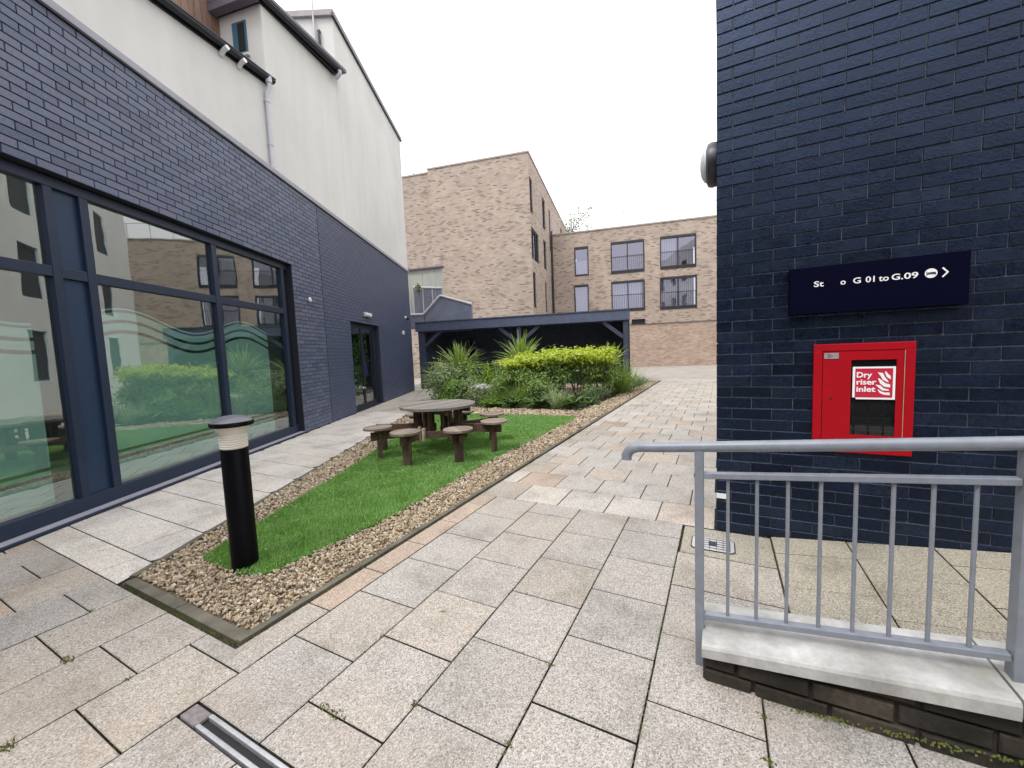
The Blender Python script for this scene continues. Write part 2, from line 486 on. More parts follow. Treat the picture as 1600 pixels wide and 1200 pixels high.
# ------------------------------------------------------------------ mesh helpers
class MB:
    def __init__(self):
        self.v, self.f, self.m, self.uv = [], [], [], []

    def add(self, vs, fs, mi=0, uvs=None):
        o = len(self.v)
        self.v += [tuple(map(float, p)) for p in vs]
        for i, f in enumerate(fs):
            self.f.append(tuple(o + k for k in f))
            self.m.append(mi)
            self.uv.append(uvs[i] if uvs else None)
        return self

    def hexa(self, P, mi=0):
        """P: 4 bottom corners (ccw from above) then 4 top corners"""
        return self.add(P, [(3, 2, 1, 0), (4, 5, 6, 7), (0, 1, 5, 4), (1, 2, 6, 5), (2, 3, 7, 6), (3, 0, 4, 7)], mi)

    def box(self, x0, x1, y0, y1, z0, z1, mi=0):
        return self.hexa([(x0, y0, z0), (x1, y0, z0), (x1, y1, z0), (x0, y1, z0), (x0, y0, z1), (x1, y0, z1), (x1, y1, z1), (x0, y1, z1)], mi)

    def obox(self, c, ax, ay, az, mi=0):
        """c centre, ax ay az half vectors"""
        c, ax, ay, az = map(Vector, (c, ax, ay, az))
        return self.hexa([c - ax - ay - az, c + ax - ay - az, c + ax + ay - az, c - ax + ay - az, c - ax - ay + az, c + ax - ay + az, c + ax + ay + az, c - ax + ay + az], mi)

    def beam(self, p, q, w, h, mi=0, up=(0, 0, 1)):
        p, q = Vector(p), Vector(q)
        d = (q - p)
        ln = d.length
        d.normalize()
        up = Vector(up)
        s = d.cross(up)
        if s.length < 1e-4:
            s = d.cross(Vector((1, 0, 0)))
        s.normalize()
        t = s.cross(d).normalized()
        return self.obox((p + q) / 2, d * (ln / 2), -s * (w / 2), t * (h / 2), mi)

    def tube(self, pts, r, seg=10, mi=0, caps=True):
        pts = [Vector(p) for p in pts]
        rs = r if isinstance(r, (list, tuple)) else [r] * len(pts)
        prev = None
        rings = []
        for i, p in enumerate(pts):
            if i == 0:
                d = pts[1] - p
            elif i == len(pts) - 1:
                d = p - pts[i - 1]
            else:
                d = (pts[i + 1] - p).normalized() + (p - pts[i - 1]).normalized()
            d.normalize()
            if prev is None:
                a = d.cross(Vector((0, 0, 1)))
                if a.length < 0.05:
                    a = d.cross(Vector((1, 0, 0)))
            else:
                a = prev - d * prev.dot(d)
            a.normalize()
            prev = a
            bb = d.cross(a)
            rings.append([p + (a * math.cos(2 * math.pi * k / seg) + bb * math.sin(2 * math.pi * k / seg)) * rs[i] for k in range(seg)])
        vs = [v for ring in rings for v in ring]
        fs = []
        for i in range(len(pts) - 1):
            for k in range(seg):
                k2 = (k + 1) % seg
                fs.append((i * seg + k, i * seg + k2, (i + 1) * seg + k2, (i + 1) * seg + k))
        if caps:
            fs.append(tuple(range(seg))[::-1])
            fs.append(tuple((len(pts) - 1) * seg + k for k in range(seg)))
        return self.add(vs, fs, mi)

    def lathe(self, prof, c=(0, 0, 0), seg=28, mi=0, ax=None):
        """prof: (radius, height); ax optional 3 axes (x, y, up)"""
        X, Y, Z = (Vector((1, 0, 0)), Vector((0, 1, 0)), Vector((0, 0, 1))) if ax is None else map(Vector, ax)
        c = Vector(c)
        vs, fs = [], []
        for r, h in prof:
            for k in range(seg):
                a = 2 * math.pi * k / seg
                vs.append(c + X * (r * math.cos(a)) + Y * (r * math.sin(a)) + Z * h)
        n = len(prof)
        for i in range(n - 1):
            for k in range(seg):
                k2 = (k + 1) % seg
                fs.append((i * seg + k, i * seg + k2, (i + 1) * seg + k2, (i + 1) * seg + k))
        if prof[0][0] > 1e-5:
            fs.append(tuple(range(seg))[::-1])
        if prof[-1][0] > 1e-5:
            fs.append(tuple((n - 1) * seg + k for k in range(seg)))
        return self.add(vs, fs, mi)

    def prism(self, poly, z0, z1, mi=0, zf=None):
        n = len(poly)
        zf = zf or (lambda x, y: 0)
        vs = [(x, y, z0 + zf(x, y)) for x, y in poly] + [(x, y, z1 + zf(x, y)) for x, y in poly]
        fs = [tuple(range(n))[::-1], tuple(range(n, 2 * n))] + [(i, (i + 1) % n, n + (i + 1) % n, n + i) for i in range(n)]
        return self.add(vs, fs, mi)

    def mesh(self, name, mats, org=(0, 0, 0), smooth=False):
        me = bpy.data.meshes.new(name)
        me.from_pydata([(x - org[0], y - org[1], z - org[2]) for x, y, z in self.v], [], self.f)
        for mt in (mats if isinstance(mats, (list, tuple)) else [mats]):
            me.materials.append(mt)
        me.polygons.foreach_set('material_index', self.m)
        if any(u is not None for u in self.uv):
            ul = me.uv_layers.new(name='UVMap')
            k = 0
            for i, f in enumerate(self.f):
                for j in range(len(f)):
                    ul.data[k].uv = self.uv[i][j] if self.uv[i] else (0, 0)
                    k += 1
        if smooth:
            me.polygons.foreach_set('use_smooth', [True] * len(self.f))
        me.validate()
        return me

    def build(self, name, mats, parent=None, smooth=False, bevel=0, origin=None):
        org = wloc(parent) if parent else (origin or (0, 0, 0))
        me = self.mesh(name, mats, org, smooth)
        o = bpy.data.objects.new(name, me)
        COL.objects.link(o)
        if parent:
            o.parent = parent
        elif origin:
            o.location = origin
        if bevel:
            md = o.modifiers.new('bevel', 'BEVEL')
            md.width = bevel
            md.segments = 2
            md.limit_method = 'ANGLE'
            md.angle_limit = R(40)
        if smooth:
            smooth_by_angle(me)
        return o


def smooth_by_angle(me, ang=40):
    bm = bmesh.new()
    bm.from_mesh(me)
    lim = R(ang)
    for e in bm.edges:
        e.smooth = not (len(e.link_faces) == 2 and e.calc_face_angle(0) > lim)
    bm.to_mesh(me)
    bm.free()


def wloc(o):
    x = y = z = 0.0
    while o:
        x += o.location[0]
        y += o.location[1]
        z += o.location[2]
        o = o.parent
    return (x, y, z)


def thing(name, label, cat, loc=(0, 0, 0), group=None):
    o = bpy.data.objects.new(name, None)
    o.empty_display_size = 0.2
    COL.objects.link(o)
    o.location = loc
    o['label'] = label
    o['category'] = cat
    if group:
        o['group'] = group
    return o


def tag(o, label, cat, group=None):
    o['label'] = label
    o['category'] = cat
    if group:
        o['group'] = group
    return o


def kind(o, k):
    o['kind'] = k
    return o


def npmesh(name, V, F, mat, parent=None, mats=None, midx=None):
    """V (n,3) F (m,3|4) arrays"""
    me = bpy.data.meshes.new(name)
    V = np.asarray(V, np.float32)
    F = np.asarray(F, np.int32)
    if parent:
        V = V - np.array(wloc(parent), np.float32)
    me.vertices.add(len(V))
    me.vertices.foreach_set('co', V.ravel())
    k = F.shape[1]
    me.loops.add(F.size)
    me.loops.foreach_set('vertex_index', F.ravel())
    me.polygons.add(len(F))
    me.polygons.foreach_set('loop_start', np.arange(0, F.size, k, dtype=np.int32))
    me.polygons.foreach_set('loop_total', np.full(len(F), k, np.int32))
    for mt in (mats or [mat]):
        me.materials.append(mt)
    if midx is not None:
        me.polygons.foreach_set('material_index', np.asarray(midx, np.int32))
    me.polygons.foreach_set('use_smooth', np.zeros(len(F), bool))
    me.update(calc_edges=True)
    o = bpy.data.objects.new(name, me)
    COL.objects.link(o)
    if parent:
        o.parent = parent
    return o


# ------------------------------------------------------------------ frames of reference of the walls
TH = R(27.0)
W0 = Vector((-4.871, 0.79, 0))
WD = Vector((-math.sin(TH), math.cos(TH), 0))
WN = Vector((math.cos(TH), math.sin(TH), 0))


def WP(s, z, out=0.0):
    p = W0 + WD * s + WN * out
    return Vector((p.x, p.y, z))


def wbox(mb, s0, s1, z0, z1, o0, o1, mi=0):
    """box in the frame of the left wall"""
    return mb.hexa([WP(s0, z0, o0), WP(s0, z0, o1), WP(s1, z0, o1), WP(s1, z0, o0), WP(s0, z1, o0), WP(s0, z1, o1), WP(s1, z1, o1), WP(s1, z1, o0)], mi)


AZ = R(78)
BD = Vector((math.sin(AZ), math.cos(AZ), 0))       # along the far buildings
BN = Vector((-math.cos(AZ), math.sin(AZ), 0))      # away from the camera


def FP(o, s, z, back=0.0):
    p = Vector(o) + BD * s + BN * back
    return Vector((p.x, p.y, z))


def fbox(mb, o, s0, s1, z0, z1, b0, b1, mi=0):
    return mb.hexa([FP(o, s0, z0, b0), FP(o, s1, z0, b0), FP(o, s1, z0, b1), FP(o, s0, z0, b1), FP(o, s0, z1, b0), FP(o, s1, z1, b0), FP(o, s1, z1, b1), FP(o, s0, z1, b1)], mi)


def open_wall(mb, P, s0, s1, z0, z1, openings, depth, mi=0, mrev=None):
    """wall face with real openings and reveals. P(s, z, back) gives the point"""
    mrev = mi if mrev is None else mrev
    ss = sorted({s0, s1, *[a for o in openings for a in o[:2]]})
    zs = sorted({z0, z1, *[a for o in openings for a in o[2:]]})
    ss = [a for a in ss if s0 <= a <= s1]
    zs = [a for a in zs if z0 <= a <= z1]
    for i in range(len(ss) - 1):
        for j in range(len(zs) - 1):
            a, b_, c, d = ss[i], ss[i + 1], zs[j], zs[j + 1]
            ms, mz = (a + b_) / 2, (c + d) / 2
            if any(o[0] < ms < o[1] and o[2] < mz < o[3] for o in openings):
                continue
            mb.add([P(a, c, 0), P(b_, c, 0), P(b_, d, 0), P(a, d, 0)], [(0, 1, 2, 3)], mi, [[(a, c), (b_, c), (b_, d), (a, d)]])
    for (a, b_, c, d) in openings:
        for q, uv in (([P(a, c, 0), P(a, d, 0), P(a, d, depth), P(a, c, depth)], [(0, c), (0, d), (depth, d), (depth, c)]),
                      ([P(b_, d, 0), P(b_, c, 0), P(b_, c, depth), P(b_, d, depth)], [(0, d), (0, c), (depth, c), (depth, d)]),
                      ([P(a, d, 0), P(b_, d, 0), P(b_, d, depth), P(a, d, depth)], [(a, 0), (b_, 0), (b_, depth), (a, depth)]),
                      ([P(b_, c, 0), P(a, c, 0), P(a, c, depth), P(b_, c, depth)], [(b_, 0), (a, 0), (a, depth), (b_, depth)])):
            mb.add(q, [(0, 1, 2, 3)], mrev, [uv])
    return mb


# ------------------------------------------------------------------ bricks
CH, BL = 0.0753, 0.235


def brick_cells(s0, s1, z0, z1, openings, shift=0.0):
    rows = int(round((z1 - z0) / CH))
    out = []
    for r_ in range(rows):
        za, zb = z0 + r_ * CH, z0 + (r_ + 1) * CH
        x = s0 - BL * 2 + shift + (BL / 2 if r_ % 2 else 0)
        while x < s1:
            segs = [(max(x, s0), min(x + BL, s1))]
            for (a, b_, c, d) in openings:
                zm = (za + zb) / 2
                if c < zm < d:
                    ns = []
                    for (u, w) in segs:
                        if u < a:
                            ns.append((u, min(w, a)))
                        if w > b_:
                            ns.append((max(u, b_), w))
                    segs = ns
            for (u, w) in segs:
                if w - u > 0.03:
                    out.append((u, w, za, zb))
            x += BL
    return out


def brick_geo(w, h, prot, bev, deep=0.012):
    """brick with chamfered arrises: x along the wall, y outwards, z up, centred"""
    a, c = w / 2, h / 2
    vs = [(-a, -deep, -c), (a, -deep, -c), (a, -deep, c), (-a, -deep, c),
          (-a, prot - bev, -c), (a, prot - bev, -c), (a, prot - bev, c), (-a, prot - bev, c),
          (-a + bev, prot, -c + bev), (a - bev, prot, -c + bev), (a - bev, prot, c - bev), (-a + bev, prot, c - bev)]
    fs = []
    for k in range(4):
        k2 = (k + 1) % 4
        fs.append((k2, k, 4 + k, 4 + k2))
        fs.append((4 + k2, 4 + k, 8 + k, 8 + k2))
    fs.append((11, 10, 9, 8))
    return vs, fs


_bm = {}


def brick_wall(parent, cells, P, axis_s, axis_n, mat, joint=0.010, prot=0.009, bev=0.0022, limit=300, jit=0.0012, jx=None):
    """cells in wall coordinates; the largest in view become parts, the rest one joined part"""
    sc = []
    for i, (u, w, a, b_) in enumerate(cells):
        sc.append((visible_area([P(u, a), P(w, a), P(w, b_), P(u, b_)]), i))
    sc.sort(reverse=True)
    big = {i for ar, i in sc[:limit] if ar > 1e-7}
    org = Vector(wloc(parent))
    yaw = math.atan2(axis_s[1], axis_s[0])
    flip = Vector(axis_s).cross(Vector((0, 0, 1))).dot(Vector(axis_n))   # x cross z
    V, F = [], []
    for i, (u, w, a, b_) in enumerate(cells):
        ln, h = w - u - (joint if jx is None else jx), b_ - a - joint
        c = P((u + w) / 2, (a + b_) / 2)
        dj = random.uniform(-jit, jit)
        if i in big:
            key = (round(ln, 3), round(h, 3), mat.name, flip > 0)
            if key not in _bm:
                vs, fs = brick_geo(ln, h, prot, bev)
                if flip > 0:
                    vs = [(x, -y, z) for x, y, z in vs]
                    fs = [f[::-1] for f in fs]
                me = bpy.data.meshes.new('brick')
                me.from_pydata(vs, [], fs)
                me.materials.append(mat)
                _bm[key] = me
            o = bpy.data.objects.new('brick', _bm[key])
            COL.objects.link(o)
            o.parent = parent
            o.location = c - org + Vector(axis_n) * dj
            o.rotation_euler = (random.gauss(0, 0.0025), random.gauss(0, 0.002), yaw + random.gauss(0, 0.002))
        else:
            vs, fs = brick_geo(ln, h, prot, bev)
            k = len(V)
            n_, s_ = Vector(axis_n), Vector(axis_s)
            tilt = random.gauss(0, 0.003)
            for x, y, z in vs:
                q = c + s_ * x + n_ * (y + dj + tilt * z) + Vector((0, 0, z))
                V.append(q[:])
            F += [tuple(k + t for t in (f if flip < 0 else f[::-1])) for f in fs]
    if V:
        o = npmesh('brickwork', V, F, mat, parent)
        kind(o, 'stuff')


# ------------------------------------------------------------------ ground sheets
def sheet(name, poly, z, mat, k='structure', zf=None):
    mb = MB()
    n = len(poly)
    mb.add([(x, y, z + (zf(x, y) if zf else 0)) for x, y in poly], [tuple(range(n))], 0)
    return kind(mb.build(name, mat), k)


sheet('ground', [(-400, -400), (400, -400), (400, 400), (-400, 400)], -0.08, M['ground'])
pavement = kind(MB().add([(-14.5, -3, -0.022), (3.4, -3, -0.022), (3.4, 16.5, -0.022), (-14.5, 16.5, -0.022)], [(0, 1, 2, 3)]).build('pavement', M['joint']), 'structure')
sheet('yard', [(-16, 16.62), (14, 16.62), (14, 32), (-16, 32)], -0.012, M['yard'])
yk = MB()
yk.box(-4.9, 6, 16.46, 16.60, -0.03, 0.012)
kind(yk.build('kerb', M['yard_kerb'], bevel=0.006), 'structure')

KX, KY0 = -2.075, 0.995                 # right and front edges of the planted island
KL0 = Vector((-3.39, 1.0, 0))           # left edge runs parallel with the left wall


def kleft(y, off=0.0):
    return KL0.x - (y - KL0.y) * math.tan(TH) + off / math.cos(TH)


def clip(poly, a, b_, c):
    """keep a*x+b*y<=c"""
    out = []
    n = len(poly)
    for i in range(n):
        p, q = poly[i], poly[(i + 1) % n]
        dp, dq = a * p[0] + b_ * p[1] - c, a * q[0] + b_ * q[1] - c
        if dp <= 0:
            out.append(p)
        if dp * dq < 0:
            t = dp / (dp - dq)
            out.append((p[0] + (q[0] - p[0]) * t, p[1] + (q[1] - p[1]) * t))
    return out


def area2(poly):
    return abs(sum(poly[i][0] * poly[(i + 1) % len(poly)][1] - poly[(i + 1) % len(poly)][0] * poly[i][1] for i in range(len(poly)))) / 2


slabs = []                                # (polygon, tone, zfunc)
GREY, WARM, PINK, COOL, TAN = (0.338, 0.322, 0.302), (0.348, 0.322, 0.288), (0.368, 0.302, 0.248), (0.328, 0.316, 0.302), (0.285, 0.27, 0.225)
STRIP_A, STRIP_B, ROW_A, ROW_B = (0.555, 0.535, 0.50), (0.525, 0.51, 0.485), (0.415, 0.397, 0.37), (0.40, 0.385, 0.365)


def slab_rect(x0, x1, y0, y1, tone, zf=None, clips=()):
    g = 0.0034
    p = [(x0 + g, y0 + g), (x1 - g, y0 + g), (x1 - g, y1 - g), (x0 + g, y1 - g)]
    for c in clips:
        p = clip(p, *c)
        if len(p) < 3:
            return
    if area2(p) > 0.004:
        slabs.append((p, tone, zf))


def ystack(y0, y1, joint, pitch=0.41):
    k = math.ceil((y0 - joint) / pitch)
    js = []
    y = joint + k * pitch
    while y < y1:
        if y - y0 > 0.06 and y1 - y > 0.06:
            js.append(y)
        y += pitch
    return [y0] + js + [y1]


def pick(*w):
    return random.choices([GREY, WARM, PINK, COOL], w)[0]


# wall-side clip for the left strip: stay in front of the wall
wa = (-WN.x, -WN.y, -(WN.x * W0.x + WN.y * W0.y) - 0.02)
# kerb clip: stay left of the left kerb
kn = (WN.x, WN.y, WN.x * KL0.x + WN.y * KL0.y - 0.006)

# front left field, columns along y
for (x0, x1, j) in [(-2.305, -1.882, 0.5), (-2.715, -2.305, 0.695), (-3.135, -2.715, 0.58), (-3.55, -3.135, 0.785), (-3.972, -3.55, 0.6), (-4.362, -3.972, 0.79), (-4.775, -4.362, 0.6), (-5.185, -4.775, 0.8), (-5.6, -5.185, 0.6)]:
    ys = ystack(-1.6, 0.975, j, 0.403)
    if x0 == -2.305:
        ys = [y for y in ys if y < 0.85] + [0.893, 0.975]
    for a, b_ in zip(ys, ys[1:]):
        t = pick(5, 4, 1, 2)
        if -3.2 < x0 < -2.2 and 0.1 < b_ < 0.95:
            t = random.choice([WARM, PINK, WARM])
        slab_rect(x0, x1, a, b_, t, None, [wa])
# left strip, rows along x
row_y = [0.975, 1.205, 1.615, 2.012, 2.42, 2.815, 3.225]
while row_y[-1] < 16.2:
    row_y.append(row_y[-1] + 0.4)
row_x = [-3.71, -3.95, -4.155, -4.36, -4.58, -4.78, -5.0]
for i in range(len(row_y) - 1):
    ph = row_x[i] if i < len(row_x) else row_x[-1] - 0.205 * (i - 6)
    for k in range(-34, 12):
        x0 = ph + k * 0.412
        cl_ = [wa, kn] if row_y[i] < 12.0 else [kn]
        slab_rect(x0, x0 + 0.412, row_y[i], row_y[i + 1], random.choice([STRIP_A, STRIP_A, STRIP_B]), None, cl_)
# kerb band and main columns
ys = [0.96] + [1.36 + 0.4 * i for i in range(5)] + [3.19]
for a, b_ in zip(ys, ys[1:]):
    slab_rect(-2.058, -1.885, a, b_, random.choice([PINK, PINK, WARM]))
for (x0, x1, j, top) in [(-1.882, -1.467, 0.745, 3.19), (-1.467, -1.06, 0.93, 3.19), (-1.06, -0.655, 1.105, 3.19), (-0.655, -0.255, 1.305, 3.19), (-0.255, 0.14, 1.50, 1.91), (0.14, 0.55, 1.36, 1.75), (0.55, 0.96, 1.1, 1.75), (0.96, 1.37, 1.3, 1.75), (1.37, 1.78, 1.1, 1.75), (1.78, 2.19, 1.3, 1.75), (2.19, 2.6, 1.1, 1.75)]:
    ys = ystack(0.736, top, j, 0.409)
    for a, b_ in zip(ys, ys[1:]):
        if top - b_ < 0.05 and b_ - a < 0.05:
            continue
        slab_rect(x0, x1, a, b_, pick(8, 1.0, 0, 3))
    ys = ystack(-1.6, 0.664, j, 0.409)
    for a, b_ in zip(ys, ys[1:]):
        slab_rect(x0, x1, a, b_, pick(8, 1.0, 0, 3))
# rows beyond
ry = [3.19, 3.615, 4.01, 4.425, 4.83]
while ry[-1] < 16.4:
    ry.append(ry[-1] + 0.41)
ry[-1] = 16.45
for i in range(len(ry) - 1):
    ph = -1.69 if i % 2 == 0 else -1.48
    ex = random.uniform(-0.012, 0.012)
    for k in range(-2, 14):
        x0, x1 = ph + k * 0.413 + ex, ph + (k + 1) * 0.413 + ex
        x0 = max(x0, -2.058)
        x1 = min(x1, -0.034 if ry[i] < 7.4 else 3.0)
        if x1 - x0 < 0.05:
            continue
        t = random.choice([ROW_A, ROW_A, ROW_B, ROW_B, (0.415, 0.37, 0.325)])
        if x0 < -1.8 and random.random() < 0.6:
            t = random.choice([PINK, WARM])
        slab_rect(x0, x1, ry[i], ry[i + 1], t)


def ramp_z(x, y=0):
    return max(0.0, (x - 0.2) * 0.1)


slab_rect(-0.255, 0.303, 1.91, 2.345, GREY)
slab_rect(-0.255, 0.303, 2.345, 2.75, WARM)
slab_rect(-0.245, 0.303, 2.755, 3.18, TAN)
RAMPT = (0.305, 0.29, 0.24)
for x0, x1, j in [(0.303, 0.712, 2.545), (0.712, 1.121, 2.76), (1.121, 1.53, 2.57), (1.53, 1.94, 2.76), (1.94, 2.35, 2.55), (2.35, 2.76, 2.76)]:
    ys = ystack(1.93, 3.185, j, 0.4)
    for a, b_ in zip(ys, ys[1:]):
        slab_rect(x0, x1, a, b_, RAMPT, ramp_z)

sc_ = []
for i, (p, t, zf) in enumerate(slabs):
    sc_.append((visible_area([(x, y, zf(x, y) if zf else 0) for x, y in p]), i))
sc_.sort(reverse=True)
big = {i for a, i in sc_[:298] if a > 1e-6}
rampo = kind(MB().prism([(0.2, 1.9), (2.9, 1.9), (2.9, 3.18), (0.2, 3.18)], -0.05, -0.012, 0, ramp_z).build('ramp', M['joint']), 'structure')
V, F, MI = [], [], []


def slab_geo(p, zf, jz, tilt):
    n = len(p)
    cx = sum(a for a, _ in p) / n
    cy = sum(b_ for _, b_ in p) / n
    bev = 0.0035
    vs = []
    for lay in range(3):
        for (x, y) in p:
            z = (zf(x, y) if zf else 0) + jz + tilt[0] * (x - cx) + tilt[1] * (y - cy)
            if lay == 0:
                vs.append((x - cx, y - cy, z - 0.018))
            elif lay == 1:
                vs.append((x - cx, y - cy, z - bev))
            else:
                dx, dy = x - cx, y - cy
                vs.append((dx - math.copysign(min(bev, abs(dx) * .5), dx), dy - math.copysign(min(bev, abs(dy) * .5), dy), z))
    fs = [tuple(range(2 * n, 3 * n))]
    for lay in range(2):
        for k in range(n):
            k2 = (k + 1) % n
            fs.append((lay * n + k, lay * n + k2, (lay + 1) * n + k2, (lay + 1) * n + k))
    return vs, fs, (cx, cy), [0] + [1] * n + [0] * n


for i, (p, tone, zf) in enumerate(slabs):
    if sum(p[k][0] * p[(k + 1) % len(p)][1] - p[(k + 1) % len(p)][0] * p[k][1] for k in range(len(p))) < 0:
        p = p[::-1]
    vs, fs, c, mi_ = slab_geo(p, zf, random.gauss(0, 0.0006), (random.gauss(0, 0.0016), random.gauss(0, 0.0016)))
    if i in big:
        me = bpy.data.meshes.new('slab')
        me.from_pydata(vs, [], fs)
        me.materials.append(M['slab'])
        me.materials.append(M['joint'])
        me.polygons.foreach_set('material_index', mi_)
        o = bpy.data.objects.new('slab', me)
        COL.objects.link(o)
        o.parent = rampo if zf else pavement
        o.location = (c[0], c[1], 0)
        j = random.uniform(0.96, 1.04)
        o.color = (tone[0] * j, tone[1] * j, tone[2] * j, 1)
    else:
        k = len(V)
        V += [(x + c[0], y + c[1], z) for x, y, z in vs]
        F += [tuple(k + t for t in f) for f in fs]
        MI += mi_
mb = MB()
mb.v, mb.f, mb.m, mb.uv = V, F, MI, [None] * len(F)
o = mb.build('far_slabs', [M['slab'], M['joint']], pavement)
o.color = (0.42, 0.395, 0.36, 1)
kind(o, 'stuff')

# ------------------------------------------------------------------ planted island: edging, gravel, turf
ked = kind(MB().add([(KX, 1.0, -0.016), (KX, 16.4, -0.016), (kleft(12.2), 12.2, -0.016), (kleft(1.0), 1.0, -0.016)], [(0, 1, 2, 3)]).build('gravel_bed', M['gravel_base']), 'structure')
edge = kind(MB().box(KX - 0.30, KX - 0.25, 1.02, 1.04, -0.2, -0.1).build('edging', M['kerb']), 'structure')


def edging_piece(p, q, w, z1):
    mb = MB()
    mb.beam((p[0], p[1], z1 - 0.06), (q[0], q[1], z1 - 0.06), w, 0.12)
    return mb.build('edging_stone', M['kerb'], edge, bevel=0.004)


n = 2
for i in range(n):
    x0, x1 = -3.36 + 1.30 * i / n, -3.36 + 1.30 * (i + 1) / n
    edging_piece((x0 + 0.004, 1.032), (x1 - 0.004 - (0.03 if i == n - 1 else 0), 1.032), 0.062, 0.004)
y = 1.0
while y < 16.2:
    edging_piece((KX - 0.022, y + 0.003), (KX - 0.022, min(y + 0.913, 16.3)), 0.042, 0.010 + random.uniform(-.003, .003))
    y += 0.916
s = 0.05
while s < 12.0:
    a = KL0 + WD * s
    b_ = KL0 + WD * (s + 0.905)
    edging_piece((a.x + .022, a.y + .011), (b_.x + .022, b_.y + .011), 0.045, 0.008 + random.uniform(-.003, .003))
    s += 0.912

LAWN = [(-3.215, 1.372), (-3.05, 1.36), (-2.893, 1.380), (-2.74, 1.36), (-2.626, 1.40), (-2.566, 1.484), (-2.53, 1.913), (-2.475, 2.487), (-2.51, 3.107), (-2.56, 3.957), (-2.545, 5.48), (-2.50, 7.45), (-2.62, 7.62), (-3.9, 7.50), (-4.817, 7.38), (-5.8, 7.1), (-5.35, 6.05), (-4.83, 4.946), (-4.22, 3.691), (-3.89, 2.945), (-3.485, 1.95), (-3.30, 1.50)]


def in_poly(pts, poly):
    x, y = pts[:, 0], pts[:, 1]
    c = np.zeros(len(pts), bool)
    j = len(poly) - 1
    for i in range(len(poly)):
        xi, yi = poly[i]
        xj, yj = poly[j]
        hit = ((yi > y) != (yj > y)) & (x < (xj - xi) * (y - yi) / (yj - yi + 1e-12) + xi)
        c ^= hit
        j = i
    return c


def scatter(poly, dens):
    a = np.array(poly)
    lo, hi = a.min(0), a.max(0)
    k = int((hi - lo).prod() * dens)
    pts = rng.uniform(lo, hi, (k, 2))
    return pts[in_poly(pts, poly)]


mb = MB()
mb.prism(LAWN, -0.03, 0.008)
lawn = kind(mb.build('lawn', M['turf_base']), 'structure')
# pile of the artificial turf
P_ = scatter(LAWN, 26000)
d_ = np.hypot(P_[:, 0], P_[:, 1])
P_ = P_[rng.random(len(P_)) < np.clip((3.0 / d_) ** 1.2, 0.22, 1)]
P_ = P_ + rng.normal(0, 0.006, P_.shape)
d_ = np.hypot(P_[:, 0], P_[:, 1])
k = len(P_)
ang = rng.uniform(0, 2 * np.pi, k)
clump = np.sin(P_[:, 0] * 9 + np.sin(P_[:, 1] * 7)) * np.sin(P_[:, 1] * 11 + 1.3 * np.sin(P_[:, 0] * 5))
worn = np.sin(P_[:, 0] * 2.1 + 1.0) * np.sin(P_[:, 1] * 1.7 + .4) + .5 * np.sin(P_[:, 0] * 4.7 - P_[:, 1] * 3.9)
hgt = rng.uniform(0.014, 0.030, k) * (1 + 0.18 * clump - 0.16 * worn)
wid = rng.uniform(0.0022, 0.0038, k) * np.clip(d_ / 3.0, 1, 2.2)
lean = rng.uniform(0.15, 0.9, k)
la = rng.normal(1.2, 0.9, k) + 0.9 * clump
dx, dy = np.cos(ang) * wid, np.sin(ang) * wid
tx, ty = np.cos(la) * hgt * lean, np.sin(la) * hgt * lean
B = np.column_stack([P_, np.full(k, 0.006)])
Vt = np.empty((k, 4, 3), np.float32)
Vt[:, 0] = B + np.column_stack([-dx, -dy, np.zeros(k)])
Vt[:, 1] = B + np.column_stack([dx, dy, np.zeros(k)])
Vt[:, 2] = B + np.column_stack([tx + dx * .4, ty + dy * .4, hgt])
Vt[:, 3] = B + np.column_stack([tx - dx * .4, ty - dy * .4, hgt])
turf = npmesh('grass', Vt.reshape(-1, 3), np.arange(4 * k).reshape(-1, 4), M['turf'])
kind(turf, 'stuff')
turf_bits = scatter(LAWN, 26)
turf_edge = np.array([(x + rng.normal(0, .03), y + rng.normal(0, .03)) for (x, y), (x2, y2) in zip(LAWN, LAWN[1:] + LAWN[:1]) for _ in range(1)])
dens_pts = []
for (xa, ya), (xb, yb) in zip(LAWN, LAWN[1:] + LAWN[:1]):
    n_ = int(math.hypot(xb - xa, yb - ya) * 26)
    for _ in range(n_):
        t = rng.random()
        dens_pts.append((xa + (xb - xa) * t + rng.normal(0, .045), ya + (yb - ya) * t + rng.normal(0, .045)))
turf_bits = np.vstack([turf_bits, dens_pts])
Vb, Fb = [], []
for (x, y) in turf_bits:
    a = rng.uniform(0, 6.28)
    r_ = rng.uniform(.003, .008)
    b0 = len(Vb)
    for k_ in range(4):
        Vb.append((x + r_ * (1.5 if k_ % 2 else .8) * math.cos(a + k_ * 1.57), y + r_ * (1.5 if k_ % 2 else .8) * math.sin(a + k_ * 1.57), .029 + rng.uniform(-.006, .006)))
    Fb.append((b0, b0 + 1, b0 + 2, b0 + 3))
bits = kind(npmesh('fallen_petals', Vb, Fb, M['litter']), 'stuff')
bits['label'] = 'pale fallen petals and leaf scraps scattered on the turf'
turf['label'] = 'bright green artificial turf filling the middle of the gravel island'

